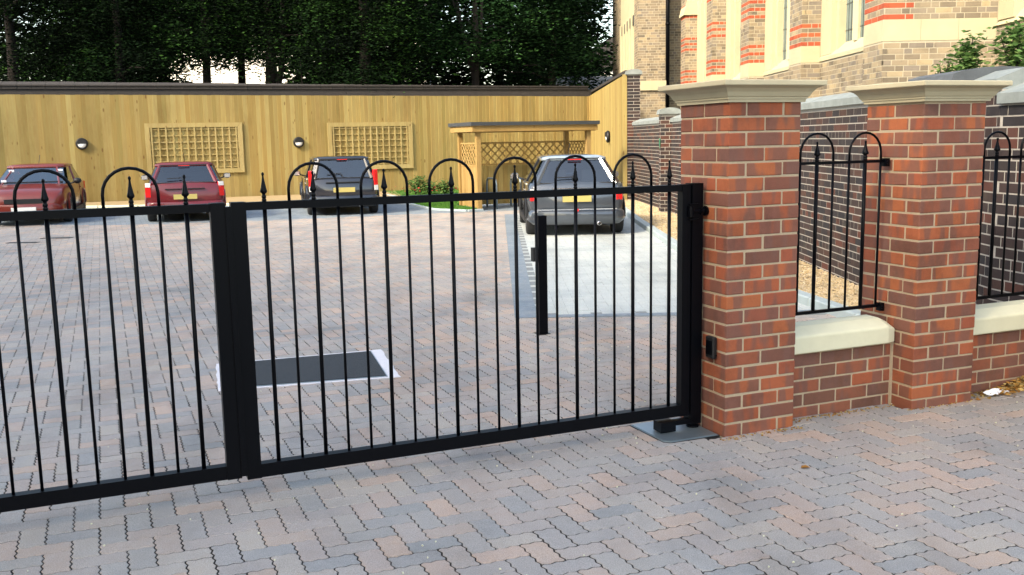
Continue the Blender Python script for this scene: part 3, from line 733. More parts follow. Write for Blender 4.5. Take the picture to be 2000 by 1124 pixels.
# gravel strip and kerb
gp = MB(); L1 = []; 
ys = [6.2+i*.5 for i in range(36)]
for i, y in enumerate(ys): L1.append(((xat(KERBP, y), y, .045), (xat(WALLP, y)+.05, y, .045)))
for a, b in zip(L1, L1[1:]): gp.add([a[0], a[1], b[1], b[0]], [(0,1,2,3)])
gravel = struct(gp.build('gravel_strip', M_gbed))
N = 26000; Y = 7.0 + (RS.rand(N)**1.7)*16.5; 
xk = np.interp(Y, [p[1] for p in KERBP], [p[0] for p in KERBP])+.05; xw = np.interp(Y, [p[1] for p in WALLP], [p[0] for p in WALLP])-.0
X = xk + (xw-xk)*RS.rand(N); S = RS.uniform(.008, .0165, N)*(1+.03*(Y-7))
oc = np.array([(1,0,0),(0,1,0),(-1,0,0),(0,-1,0),(0,0,.75),(0,0,-.75)], dtype=float); of = np.array([(0,1,4),(1,2,4),(2,3,4),(3,0,4),(1,0,5),(2,1,5),(3,2,5),(0,3,5)])
an = RS.rand(N)*6.28; ca, sa = np.cos(an), np.sin(an); el = RS.uniform(.6, 1.0, N)
O = oc[None]*np.stack([S, S*el, S*.8], -1)[:,None]; tl = RS.uniform(-.8, .8, N)
Ox = O[...,0]*ca[:,None]-O[...,1]*sa[:,None]; Oy = O[...,0]*sa[:,None]+O[...,1]*ca[:,None]; Oz = O[...,2] + Ox*tl[:,None]*.6
V = np.stack([Ox+X[:,None], Oy+Y[:,None], Oz+.05+S[:,None]*.3], -1)
stuff(quads('pebbles', V.reshape(-1,3), (of[None]+(np.arange(N)*6)[:,None,None]).reshape(-1,3), np.repeat(RS.rand(N), 6), M_gravel, gravel))
kt = thing('kerb', 'grey concrete kerb edging the pale parking bay and gravel strip', 'kerb')
for (a, b) in zip(KERBP, KERBP[1:]):
    a = Vector(a); b = Vector(b); d = b-a; L_ = d.length; n_ = max(1, round(L_/.9)); u = d/L_
    for i in range(n_):
        p = a + u*(L_*(i+.5)/n_); m = chamfer_box(L_/n_-.008, .13, .26, .012)
        o = m.build('kerb_stone', M_kerb, kt, recalc=True); o.location = (p.x-.05, p.y, -.045+random.uniform(-.002,.002)); o.rotation_euler = (0,0,math.atan2(d.y, d.x))
# lawn
gb = MB(); gb.prism(GRASS, -.03, .02); lawn = struct(gb.build('lawn', M_grass))
pts = []
while len(pts) < 26000:
    x, y = random.uniform(-4.1, 1.4), random.uniform(21.5, 32.7)
    if inpoly(x, y, GRASS) and (y < 27 or random.random() < .3): pts.append((x, y))
P = np.array(pts); n = len(P); a = RS.rand(n)*6.28; hgt = RS.uniform(.03, .07, n); dx, dy = np.cos(a)*.007, np.sin(a)*.007; lx, ly = RS.uniform(-.03,.03,n), RS.uniform(-.03,.03,n)
V = np.stack([np.stack([P[:,0]-dx, P[:,1]-dy, np.full(n,.02)],-1), np.stack([P[:,0]+dx, P[:,1]+dy, np.full(n,.02)],-1), np.stack([P[:,0]+lx, P[:,1]+ly, .02+hgt],-1)], 1)
stuff(quads('grass_blades', V.reshape(-1,3), np.arange(n*3).reshape(-1,3), np.repeat(RS.rand(n),3), M_blade, lawn))
kt2 = thing('lawn_kerb', 'pale concrete edging around the front of the small lawn', 'kerb')
gk = [(-3.6, 28.6), (-2.75, 26.4), (-2.45, 24.2), (-1.75, 22.2), (-.95, 21.55), (-.62, 21.75)]
for a, b in zip(gk, gk[1:]):
    a = Vector(a); b = Vector(b); d = b-a; p = (a+b)/2
    m = chamfer_box(d.length, .10, .12, .01); o = m.build('edging_stone', M_kerb, kt2, recalc=True); o.location = (p.x, p.y, -.02); o.rotation_euler = (0,0,math.atan2(d.y, d.x))
# bed kerb along the back fence, seen between the cars
kb = thing('fence_kerb', 'pale kerb in front of the timber fence behind the parked cars', 'kerb')
for i in range(11):
    a = px_ground(-40+i*78, 410-(i*78-40)*.018); b = px_ground(-40+(i+1)*78-1, 410-((i+1)*78-41)*.018); d = b-a
    m = chamfer_box(d.length-.01, .14, .12, .01); o = m.build('kerb_stone', M_cop, kb, recalc=True); o.location = ((a.x+b.x)/2, (a.y+b.y)/2, .0); o.rotation_euler = (0,0,math.atan2(d.y, d.x))
bedp = MB(); e1 = px_ground(-60, 410); e2 = px_ground(800, 396)
bedp.prism([(e1.x, e1.y+.08), (e2.x, e2.y+.08), (-3.6, 30.6), (-16.5, 25.9)], -.02, .03); struct(bedp.build('planting_bed', M_gbed))

# ------------------------------------------------------------------ timber fence
def fence(name, label, A_, B_, ztopA, ztopB, n_ext=0):
    d = B_-A_; L_ = d.length; th = math.atan2(d.y, d.x)
    t = thing(name, label, 'fence', (A_.x, A_.y, 0), th)
    pitch = .125; n_ = int((L_+n_ext)/pitch); me = {}
    for k in range(8):
        mb = MB(); mb.box((0, 0, 1.5), (.136, .019, 3.0), 0, k/8.0); me[k] = mb.mesh('board', M_board)
    for i in range(n_):
        s = -n_ext + (i+.5)*pitch
        if s > L_: break
        z = ztopA + (ztopB-ztopA)*s/L_
        o = link('board', me[random.randrange(8)], t, (s, random.uniform(-.003, .003), 0), 0.10); o.scale[2] = (z + random.uniform(-.004, .004))/3.0
    m = MB()
    for zz in (.3, 1.5, 2.6): m.ext(-n_ext, L_, .03, .07, zz, zz+.09)
    m.build('backing_rail', M_board, t)
    return t
fb = fence('timber_fence', 'tall golden close board timber fence across the back of the car park', FA, FB, 3.017, 2.940, 2.0)
SE = Vector((2.752, 23.73)); SC = FB + Vector((.02, .0))
fs_ = fence('timber_fence', 'short side run of golden timber fence turning forward beside the church', SC, SE, 2.95, 3.008)
m = MB(); m.ext(-.06, .05, -.035, .05, 0, 2.955); m.build('corner_post', M_board, fs_)
m = MB(); L_ = (SE-SC).length; m.ext(L_+.012, L_+.11, -.03, .07, 0, 3.03); m.build('end_post', M_board, fs_)
m = MB(); m.ext(FLEN-.09, FLEN+.03, -.035, -.012, 0, 2.94); m.build('corner_batten', M_board, fb)
# dark old wall behind the fence
c = Vector((FA.x, FA.y)); t = thing('rear_wall', 'dark old wall with projecting tile coping rising behind the timber fence', 'wall', (FA.x, FA.y, 0), FTH)
m = MB(); m.ext(-2.2, FLEN+.2, .09, .32, -.05, 3.17); m.build('wall_face', M_slab, t)
for i in range(56):
    m = MB(); s = -2.2 + i*.36
    if s > FLEN: break
    m.ext(s, s+.352, .05, .37, 3.171, 3.25); o = m.build('brick_course', M_slab, t)
    zz = 3.385 - .11*(s/FLEN) + random.uniform(-.008, .008)
    m = MB(); m.add([(s,.02,3.2505), (s+.355,.02,3.2505), (s+.355,.02,3.285), (s,.02,3.285), (s,.26,zz), (s+.355,.26,zz), (s,.44,3.28), (s+.355,.44,3.28), (s,.44,3.2505), (s+.355,.44,3.2505)],
        [(0,1,2,3), (3,2,5,4), (4,5,7,6), (6,7,9,8), (0,3,4,6,8), (1,9,7,5,2), (0,8,9,1)]); m.build('coping_tile', M_slab, t)
t = thing('side_wall', 'dark old wall with flat coping behind the side run of timber fence', 'wall', (2.75, 28.7, 0), 0)
m = MB(); m.ext(.10, .33, -5.0, 4.9, -.05, 3.06); m.build('wall_face', M_slab, t)
m = MB(); m.ext(.03, .40, -5.0, 4.9, 3.061, 3.13); m.build('coping', M_slab, t)
op = old_pier('wall_pier', 'dark brick pier with pale cap at the front end of the side fence', 2.98, 23.72, .30, 3.02, 0, False)
# bulkhead lamps
def bulkhead(label, par_loc, rz):
    t = thing('bulkhead_lamp', label, 'wall lamp', par_loc, rz, 'round bulkhead lamps on the timber fence')
    m = MB(); m.lathe([(.155, -.02), (.165, -.05), (.155, -.085), (.125, -.10), (.12, -.085)], (0,0,0), 20, 'Y'); m.build('lamp_ring', M_blackr, t, True)
    m = MB(); m.lathe([(.12, -.08), (.10, -.105), (.06, -.12), (.01, -.125)], (0,0,0), 20, 'Y'); m.build('diffuser', M_opal, t, True)
    m = MB(); n = 12; P = [(.128*math.cos(math.pi*k/n), .128*math.sin(math.pi*k/n)) for k in range(n+1)]
    vs = [(x, -.128, z+.0) for x, z in P] + [(x, -.10, z+.0) for x, z in P]; m.add(vs, [tuple(reversed(range(n+1))), tuple(range(n+1, 2*n+2))] + [(i, i+1, n+2+i, n+1+i) for i in range(n)] + [(n, 0, n+1, 2*n+1)]); m.build('eyelid', M_blackr, t, recalc=True)
    return t
fv = Vector((math.cos(FTH), math.sin(FTH))); fn = Vector((math.sin(FTH), -math.cos(FTH)))
for s, z, lb in ((2.189, 1.66, 'round black bulkhead lamp on the fence above the leftmost parked car'), (8.19, 1.59, 'round black bulkhead lamp on the fence between the two trellis panels')):
    p = FA + fv*s + fn*.0; bulkhead(lb, (p.x, p.y, z), FTH)
p = px_at(1187, 267, 27.0); bulkhead('round black bulkhead lamp on the sunlit side run of the fence', (2.74, 2.72/((1187-994)/1905), 1.58), -math.pi/2)
# trellis panels
def trellis(label, s0, s1, z0, z1):
    p = FA + fv*s0 + fn*.02; t = thing('trellis_panel', label, 'trellis', (p.x, p.y, z0), FTH, 'square trellis panels on the timber fence')
    W_, H_ = s1-s0, z1-z0; f = .13
    for nm, P in (('frame', [(0,0),(W_,0),(W_-f,f),(f,f)]), ('frame', [(0,H_),(f,H_-f),(W_-f,H_-f),(W_,H_)]), ('frame', [(0,0),(f,f),(f,H_-f),(0,H_)]), ('frame', [(W_,0),(W_,H_),(W_-f,H_-f),(W_-f,f)])):
        m = MB(); P2_ = [((P[i][0]-W_/2)*.9985+W_/2, (P[i][1]-H_/2)*.997+H_/2) for i in range(4)]; vs = [(x, -.05, z) for x, z in P2_] + [(x, 0, z) for x, z in P2_]
        m.add(vs, [(0,1,2,3), (7,6,5,4)] + [(i, (i+4), (i+1) % 4+4, (i+1) % 4) for i in range(4)], random.random()); m.build(nm, M_trel, t, recalc=True)
    n1, n2 = 13, 7
    for i in range(n1):
        x = f + (W_-2*f)*(i+.25)/(n1-.5); m = MB(); m.ext(x-.02, x+.02, -.044, -.026, f+.002, H_-f-.002, random.random()); m.build('slat', M_trel, t)
    for j in range(n2):
        z = f + (H_-2*f)*(j+.25)/(n2-.5); m = MB(); m.ext(f+.002, W_-f-.002, -.0255, -.008, z-.017, z+.017, random.random()); m.build('slat', M_trel, t)
trellis('framed square trellis panel on the fence behind the red hatchback', 3.855, 6.56, .742, 2.205)
trellis('framed square trellis panel on the fence behind the dark blue car', 9.074, 11.751, .72, 2.165)

# ------------------------------------------------------------------ cycle shelter
c = Vector((-.72, 21.72)); sh = thing('cycle_shelter', 'open timber cycle shelter with flat felt roof and diamond lattice sides', 'shelter', (c.x, c.y, 0), TH)
WX, DY = 2.72, 1.15
for (x, y) in ((0,0), (WX,0), (0,DY), (WX,DY)):
    m = MB(); m.ext(x, x+.10, y, y+.10, 0, 1.72, random.random()); m.build('post', M_shed, sh)
for y in (0, DY):
    m = MB(); m.ext(-.12, WX+.22, y-.02, y+.03, 1.7205, 1.80, .4); m.build('roof_beam', M_shed, sh)
for nm, d_ in (('fascia', (-.13, WX+.23, -.10, -.078, 1.735, 1.85)), ('fascia', (-.13, -.108, -.077, DY+.20, 1.735, 1.85))):
    m = MB(); m.ext(*d_, random.random()); m.build(nm, M_shed, sh)
m = MB(); m.ext(-.15, WX+.25, -.12, DY+.22, 1.851, 1.865); m.build('roof_deck', M_shed, sh)
m = MB(); m.ext(-.17, WX+.27, -.14, DY+.24, 1.8655, 1.945); m.build('roof_felt', M_felt, sh)
def lattice(par, p0, p1, z0, z1, pitch=.19):
    p0 = Vector(p0); p1 = Vector(p1); d = p1-p0; L_ = d.length; H_ = z1-z0; rz = math.atan2(d.y, d.x); n = Vector((-d.y, d.x)).normalized()
    for sgn in (1, -1):
        k = -int(H_/pitch)-1
        while k*pitch < L_:
            xs = k*pitch; a0, a1 = xs, xs+H_           # 45 degrees
            za, zb = (z0, z1)
            lo, hi = max(a0, 0), min(a1, L_)
            if hi-lo > .03:
                A_ = (lo, z0+(lo-a0)) if sgn > 0 else (lo, z1-(lo-a0)); C_ = (hi, z0+(hi-a0)) if sgn > 0 else (hi, z1-(hi-a0))
                mx, mz = (A_[0]+C_[0])/2, (A_[1]+C_[1])/2; ln = math.hypot(C_[0]-A_[0], C_[1]-A_[1]); an_ = math.atan2(C_[1]-A_[1], C_[0]-A_[0])
                q = p0 + d/L_*mx + n*(.005*sgn); m = MB(); m.box((0,0,0), (ln, .009, .026), 0, random.random()); o = m.build('slat', M_shed, par); o.location = (q.x, q.y, mz); o.rotation_euler = (0, -an_, rz); o.rotation_mode = 'XYZ'
            k += 1
    for z in (z0-.02, z1+.02): m = MB(); q = (p0+p1)/2; m.box((q.x, q.y, z), (L_, .03, .038), rz, random.random()); m.build('lattice_rail', M_shed, par)
lattice(sh, (.11, DY+.05), (WX-.01, DY+.05), 1.0, 1.46)
lattice(sh, (.05, .11), (.05, DY-.01), 1.0, 1.46, .16)
lattice(sh, (WX+.05, .11), (WX+.05, DY-.01), 1.0, 1.46, .16)
for i in range(21): m = MB(); x = .11+i*.124; m.ext(x, x+.119, DY+.03, DY+.05, .05, .955, random.random()); m.build('board', M_board, sh)
for sx in (.04, WX+.04):
    for i in range(8): m = MB(); y = .105+i*.13; m.ext(sx, sx+.02, y, y+.125, .05, .955, random.random()); m.build('board', M_shed, sh)
for x, lbl in ((.55, 'leftmost'), (1.15, 'middle'), (1.75, 'rightmost')):
    p = loc2w(0, 0); q = Vector((c.x + x*CT - .55*ST, c.y + x*ST + .55*CT))
    hp = thing('cycle_stand', lbl + ' of the three steel hoop cycle stands inside the timber shelter', 'cycle stand', (q.x, q.y, 0), TH, 'cycle stands under the timber shelter')
    m = MB(); m.tube([(0,-.3,0), (0,-.3,.55), (0,-.27,.64), (0,-.2,.68), (0,.2,.68), (0,.27,.64), (0,.3,.55), (0,.3,0)], .024, 8); m.build('hoop', M_galv, hp, True)

# ------------------------------------------------------------------ church
ch = thing('church', 'stock brick church with red banding, stone mullioned windows and buttresses behind the old wall', 'church', (5.0, 13.4, 0))
CH = Vector((5.0, 13.4, 0))
XS, PR, Y1, SP, TB = 5.03, .33, 13.4, 3.72, .72
TOPZ = 7.6
XW = XS + PR
chB, chR = [], []
def band_red(z, full=True):
    k = int(round((z-3.07)/.075)); return k >= 0 and (k % 12) in (0, 2, 4)
def add_ch(p0, p1, z0, z1, redrule, mode='flem', hole=None, flip=False):
    # z grid anchored so that a course starts at the top of the stone band (3.04)
    zz = 3.04 - math.ceil((3.04-z0)/.075)*.075
    for b in wall_bricks(p0, p1, zz, z1, mode, hole):
        (chR if redrule(b[9], b[2]) else chB).append(b[:8])
core = MB()
stone = []
def stone_part(name, x0, x1, y0, y1, z0, z1):
    m = MB(); m.ext(x0-CH.x, x1-CH.x, y0-CH.y, y1-CH.y, z0, z1); o = m.build(name, M_stone, ch); return o
inband = lambda s, z: 2.755 < z < 3.04
for k in range(5):
    y0 = Y1 + SP*k; y1 = y0+TB
    xr = XW if k else XS+1.52
    red = lambda s, z: band_red(z)
    # front face (faces camera, -Y): wall_bricks puts bricks to the right of p0->p1 when depth>0 => run from right to left
    if k: add_ch((xr, y0), (XS, y0), 0, TOPZ, red, 'flem', inband)
    else: add_ch((xr, y0), (XS, y0), 0, TOPZ, lambda s, z: band_red(z) and s > 1.52-.36, 'flem', inband)
    add_ch((XS, y0), (XS, y1), 0, TOPZ, red, 'flem', inband)
    core.ext(XS+.002-CH.x, xr+.5-CH.x, y0+.002-CH.y, y1-.002-CH.y, -.05, TOPZ)
    for i, (zs, ze) in enumerate(((2.757, 3.037),)):
        nb = 1 if k else 3
        for j in range(nb):
            xa = XS-.004 + (xr-XS)*j/nb; xb = XS-.004+(xr-XS)*(j+1)/nb-.004; stone_part('stone_block', xa, xb, y0-.004, y0+.30 if j else y1-.002, zs, ze)
# wall beyond the near projection, facing -X, closer to camera on the right
add_ch((XS+1.52, 11.4), (XS+1.52, 13.39), 0, 3.08, lambda s, z: False, 'flem', lambda s, z: z > 2.95)
core.ext(XS+1.522-CH.x, XS+2.0-CH.x, 11.4-CH.y, 13.38-CH.y, -.05, 2.96)
m = MB(); xx = XS+1.52-CH.x
m.add([(xx-.03, -2.0, 2.93), (xx-.03, -.012, 2.93), (xx+.22, -.012, 3.22), (xx+.22, -2.0, 3.22), (xx+.5, -2, 2.93), (xx+.5, -.012, 2.93)], [(0,3,2,1), (0,1,5,4), (3,4,5,2), (0,4,3), (1,2,5)]); m.build('window_sill', M_stone, ch, recalc=True)
m = MB(); m.ext(xx+.0, xx+.26, -.42, -.012, 3.0, 7.0); m.build('window_jamb', M_stone, ch)
m = MB(); m.ext(xx+.08, xx+.26, -1.05, -.92, 3.1, 7.0); m.build('window_mullion', M_stone, ch)
m = MB(); m.ext(xx+.17, xx+.2, -2.0, -.421, 3.15, 7.0); m.build('window_glass', M_wglass, ch)
# bays with windows between buttresses
for k in range(4):
    ya = Y1+SP*k+TB; yb = Y1+SP*(k+1)
    add_ch((XW, ya), (XW, yb), 0, 2.77, lambda s, z: False, 'flem')
    core.ext(XW+.002-CH.x, XW+.5-CH.x, ya-.006-CH.y, yb+.006-CH.y, -.05, 2.765)
    w_ = MB(); xw = XW-CH.x; a_, b_ = ya+.002-CH.y, yb-.002-CH.y
    # splayed sill
    m = MB(); m.add([(xw-.02,a_,2.768), (xw-.02,b_,2.768), (xw-.02,a_,2.83), (xw-.02,b_,2.83), (xw+.20,a_,3.03), (xw+.20,b_,3.03), (xw+.45,a_,3.03), (xw+.45,b_,3.03), (xw+.45,a_,2.768), (xw+.45,b_,2.768)],
        [(0,2,3,1), (2,4,5,3), (4,6,7,5), (6,8,9,7), (8,0,1,9), (0,8,6,4,2), (1,3,5,7,9)]); m.build('window_sill', M_stone, ch, recalc=True)
    fr = MB(); Lb = b_-a_
    fr.ext(xw+.0, xw+.30, a_, a_+.40, 2.86, TOPZ); fr.ext(xw, xw+.30, b_-.55, b_, 2.86, TOPZ)
    fr.ext(xw+.08, xw+.30, a_+.40, a_+.52, 2.9, TOPZ); fr.ext(xw+.08, xw+.30, b_-.67, b_-.55, 2.9, TOPZ)
    f_o = fr.build('window_surround', M_stone, ch)
    l0, l1 = a_+.52, b_-.67; nl = 3; lw = (l1-l0)/nl
    for i in range(1, nl): m = MB(); y = l0+lw*i; m.prism([(xw+.10, y), (xw+.16, y-.075), (xw+.28, y-.075), (xw+.28, y+.075), (xw+.16, y+.075)], 3.0, TOPZ); m.build('mullion', M_stone, f_o)
    for i in range(nl):
        ga, gb_ = l0+lw*i+.075*(i > 0), l0+lw*(i+1)-.075*(i < nl-1)
        m = MB(); m.ext(xw+.20, xw+.215, ga, gb_, 3.0, TOPZ); gp_ = m.build('pane', M_wglass, f_o)
        m = MB()
        for j in range(10): m.ext(xw+.195, xw+.1995, ga, gb_, 3.2+j*.42, 3.215+j*.42)
        for j in range(1, 4): y = ga+(gb_-ga)*j/4; m.ext(xw+.1945, xw+.1995, y-.006, y+.006, 3.0, TOPZ)
        m.build('leading', M_lead, f_o)
# sloping stone offset on the fifth buttress
y5 = Y1+SP*4-CH.y; x5 = XS-CH.x
m = MB(); m.add([(x5-.06,y5-.05,4.92), (x5+.34,y5-.05,4.92), (x5+.34,y5-.05,5.7), (x5+.12,y5-.05,5.7), (x5-.06,y5+.74,4.92), (x5+.34,y5+.74,4.92), (x5+.34,y5+.74,5.7), (x5+.12,y5+.74,5.7)], [(0,1,2,3), (4,7,6,5), (0,3,7,4), (0,4,5,1), (1,5,6,2), (2,6,7,3)]); m.build('weathering_stone', M_stone, ch, recalc=True)
# far transept with turret, drainpipe and lancet panel
XT, YT = 3.86, 29.6
add_ch((4.68, YT), (XT, YT), 0, 8.2, band_red, 'flem')
add_ch((5.6, YT+.6), (4.68, YT+.6), 0, 8.2, band_red, 'flem')
add_ch((XT, YT), (XT, YT+.85), 0, 8.2, band_red, 'flem')
core.ext(XT+.002-CH.x, 4.678-CH.x, YT+.002-CH.y, YT+.9-CH.y, -.05, 8.2); core.ext(4.68-CH.x, 6-CH.x, YT+.602-CH.y, YT+4-CH.y, -.05, 8.2)
stone_part('plinth_stone', XT-.05, 4.72, YT-.06, YT+.3, 2.92, 3.2)
add_ch((XT+.1, YT+4.9), (XT+.1, YT+8), 0, 8.2, band_red, 'flem')
core.ext(XT+.102-CH.x, 6-CH.x, YT+4.9-CH.y, YT+8-CH.y, -.05, 8.2)
lp = stone_part('lancet_panel', XT+.05, XT+.8, YT+.86, YT+4.88, 0, 8.2)
for j in range(5): m = MB(); y = YT+1.15+j*.75-CH.y; m.ext(XT+.0-CH.x, XT+.048-CH.x, y+.30, y+.62, 3.2, 5.3-.0*j); m.build('shaft', M_stone, lp); m = MB(); m.ext(XT+.02-CH.x, XT+.0475-CH.x, y+.02, y+.28, 4.95, 5.25); m.build('lancet_head', M_lead, lp)
core.build('mortar_joints', M_chm, ch)
chB = [(b[0]-CH.x, b[1]-CH.y, *b[2:]) for b in chB]; chR = [(b[0]-CH.x, b[1]-CH.y, *b[2:]) for b in chR]
def emit_local(par, B, mat, n, org, nm, fld):
    vis = []
    for b in B:
        q = project((b[0]+org.x, b[1]+org.y, b[2])); ok = q and 0 < q[0] < 2000 and 0 < q[1] < 175
        vis.append((b[3]/q[2] if ok else 0, b))
    vis.sort(key=lambda a: -a[0]); parts = [v[1] for v in vis[:n] if v[0] > 0]; rest = [v[1] for v in vis[len(parts):]]
    cache = {}
    for b in parts:
        key = (round(b[3], 2), int(b[7]*5))
        if key not in cache: mb = MB(); mb.box((0,0,0), (max(.03, key[0]), b[4], b[5]), 0, b[7]); cache[key] = mb.mesh(nm, mat)
        link(nm, cache[key], par, b[:3], b[6])
    stuff(batch_boxes(fld, rest, mat, par))
emit_local(ch, chB, M_chb, 180, CH, 'brick', 'stock_brickwork'); emit_local(ch, chR, M_chr, 110, CH, 'red_brick', 'red_brickwork')
m = MB(); x, y = 4.74-CH.x, YT-.03-CH.y; m.tube([(x, y, 2.4), (x, y, 8.2)], .055, 10)
for z in (3.0, 4.8, 6.6): m.tube([(x, y, z), (x, y, z+.07)], .072, 10)
m.build('downpipe', M_black, ch, True)
# main roof so that the building is closed off above the frame
m = MB(); m.add([(0,-.3,7.6), (0,22,7.6), (6,22,11.5), (6,-.3,11.5), (12,22,7.6), (12,-.3,7.6)], [(0,1,2,3), (3,2,4,5), (0,3,5), (1,4,2), (0,5,4,1)]); m.build('roof', M_slab, ch, recalc=True)

# ------------------------------------------------------------------ foliage
def leaf_cards(name, centers, sizes, rnd, mat, parent=None, droop=.3):
    n = len(centers); a = RS.rand(n)*6.28; tilt = RS.uniform(-1.2, 1.2, n)
    u = np.stack([np.cos(a), np.sin(a), RS.uniform(-.6, .3, n)*droop*2], -1); u /= np.linalg.norm(u, axis=1)[:,None]
    v = np.stack([-np.sin(a)*np.cos(tilt), np.cos(a)*np.cos(tilt), np.sin(tilt)], -1)
    s = sizes[:,None]; c = centers
    V = np.stack([c-u*s, c+v*s*.42-u*s*.1, c+u*s, c-v*s*.42-u*s*.1], 1)
    return quads(name, V.reshape(-1,3), np.arange(n*4).reshape(-1,4), np.repeat(rnd, 4), mat, parent)
def tree(label, x, y, rx, z0, z1, clumps, per, size, mat, trunk_r, cat_name='conifer_tree', forks=(), csize=.42, group=None, lo=0.0, flat=1.0):
    t = thing(cat_name, label, 'tree', (x, y, 0), 0, group)
    m = MB(); m.tube([(0,0,-.1), (.05,.0,1.5), (.0,.05,3.2), (.08,0,5), (0,0,z1*.8)], [trunk_r*1.25, trunk_r, trunk_r*.9, trunk_r*.72, trunk_r*.3], 9)
    m.build('trunk', M_bark, t, True)
    for i, f in enumerate(forks): m = MB(); m.tube(f, [trunk_r*.55, trunk_r*.4, trunk_r*.25][:len(f)] + [trunk_r*.2]*(max(0, len(f)-3)), 7); m.build('limb', M_bark, t, True)
    for i in range(7):
        a = random.uniform(0, 6.28); z = random.uniform(max(z0, 2.6), z1*.75); r_ = rx*random.uniform(.5, .85)
        m = MB(); m.tube([(0,0,z), (math.cos(a)*r_*.5, math.sin(a)*r_*.5, z+.35), (math.cos(a)*r_, math.sin(a)*r_, z+.3)], [trunk_r*.3, trunk_r*.18, .02], 6); m.build('branch', M_bark, t, True)
    C = []
    while len(C) < clumps:
        z = random.uniform(z0, z1); f = (z-z0)/(z1-z0); R_ = rx*(1-.55*f**1.5)*(.72+.28*min(1, f*5))
        a = random.uniform(0, 6.28); r_ = R_*math.sqrt(random.random())*random.uniform(.9, 1.12)
        if z < lo and random.random() < .55: continue
        C.append((math.cos(a)*r_, math.sin(a)*r_*flat, z))
    C = np.array(C); cr = RS.rand(len(C))
    idx = np.repeat(np.arange(len(C)), per); n = len(idx)
    off = RS.normal(0, 1, (n, 3))*np.array([csize, csize, csize*.55]); off[:,2] -= (np.abs(off[:,0])+np.abs(off[:,1]))*.22
    rnd = np.clip(cr[idx]*.75 + RS.rand(n)*.25, 0, .999)
    leaf_cards('crown', C[idx]+off, RS.uniform(.6, 1.2, n)*size, rnd, mat, t)
    return t
G = 'dark trees standing behind the rear wall'
tree('broad dark conifer at the left edge above the fence', -16.4, 33.0, 3.0, 2.9, 9.5, 210, 202, .064, M_dleaf, .22, group=G)
tree('dark conifer between the left edge tree and the pale gap', -13.1, 33.6, 2.3, 3.1, 10, 190, 202, .064, M_dleaf, .2, group=G)
tree('conifer with bare lower trunk at the left of the bright gap', -10.4, 34.3, 2.0, 4.35, 10, 150, 189, .062, M_dleaf, .17, group=G)
tree('twin stemmed conifer standing in the middle of the bright gap', -8.25, 34.6, 2.2, 4.45, 10, 190, 189, .062, M_dleaf, .25, group=G, forks=[[(0,0,2.5),(.42,0,4.2),(.6,0,7)]])
tree('dense drooping conifer hanging over the wall behind the dark blue car', -4.75, 33.0, 2.35, 2.95, 10, 330, 216, .062, M_dleaf, .25, group=G)
tree('tall leafy tree with forked bare trunks above the second trellis', -1.15, 34.8, 2.7, 4.4, 11, 170, 175, .078, M_bleaf, .15, 'broadleaf_tree', group=G, forks=[[(0,0,3.6),(-.35,0,5.0),(-.75,0,7.5)], [(0,0,4.0),(.25,0,5.2),(.35,0,7.5)], [(0,0,3.3),(-.15,0,4.6),(-.9,.1,7.0)]])
tree('leafy tree spilling over the wall near the fence corner', 1.6, 36.4, 2.0, 2.9, 10, 210, 175, .078, M_bleaf, .15, 'broadleaf_tree', group=G)
for i, (x, y, rx, lb) in enumerate(((-22, 41, 4.4, 'dense tree far back at the left edge'), (-15.0, 39, 1.9, 'dense tree far back just left of the bright gap'), (-6.6, 38.5, 1.6, 'dense tree far back just right of the bright gap'), (-17.2, 42, 2.8, 'dense tree far back behind the left hand conifers'), (-4.6, 42, 2.9, 'dense tree far back behind the drooping conifer'), (-.4, 43, 3.1, 'dense tree far back behind the forked tree'), (2.6, 47, 2.2, 'dense tree far back beside the church'))):
    tree(lb, x, y, rx, 1.5, 12.5, 300, 90, .17, M_dleaf, .25, 'background_tree', csize=.6, group='dense trees further back')
tree('high canopied tree rising over the bright gap', -11.0, 41, 4.2, 5.6, 13, 520, 90, .16, M_dleaf, .2, 'background_tree', csize=.5, group='dense trees further back')
for x, y, w_, n, lb in ((-11.1, 33.2, .55, 1500, 'straggly growth at the left of the bright gap behind the wall'), (-6.9, 33.0, .7, 1700, 'straggly growth at the right of the bright gap behind the wall')):
    t = thing('straggly_shrub', lb, 'shrub', (x, y, 2.6)); m = MB(); m.tube([(0,0,-2.6), (.1,0,0), (.05,0,1.6)], [.05, .04, .01], 6); m.build('stem', M_bark, t)
    P = np.stack([RS.normal(0, w_, n), RS.normal(0, .3, n), RS.uniform(.2, 2.4, n)], -1); P[:,0] += np.sin(P[:,2]*5)*.2; leaf_cards('foliage', P, RS.uniform(.6,1.2,n)*.07, RS.rand(n)*.6, M_dleaf, t)
# pale building seen through the gap, and the roof by the church
t = thing('rendered_house', 'pale sunlit rendered building seen through the gap in the trees', 'house', (-14, 62, 0))
m = MB(); m.ext(-9, 9, 0, 8, 0, 8.4); m.build('wall', M_white, t)
m = MB(); m.add([(-9.4,-.4,8.4),(9.4,-.4,8.4),(9.4,8.4,8.4),(-9.4,8.4,8.4),(-9.4,4,11),(9.4,4,11)], [(0,1,5,4),(2,3,4,5),(0,4,3),(1,2,5),(0,3,2,1)]); m.build('roof', M_slab, t, recalc=True)
for x in (-6, -1.5, 4.5): m = MB(); m.ext(x, x+1.0, -.03, -.002, 1.2, 2.4); m.build('window', M_wglass, t)
t = thing('slate_roofed_shed', 'dark roofed outbuilding behind the rear wall at the corner by the church', 'outbuilding', (3.4, 41, 0))
m = MB(); m.ext(-1.4, 1.6, 0, 3, 0, 3.4); m.build('wall', M_white, t)
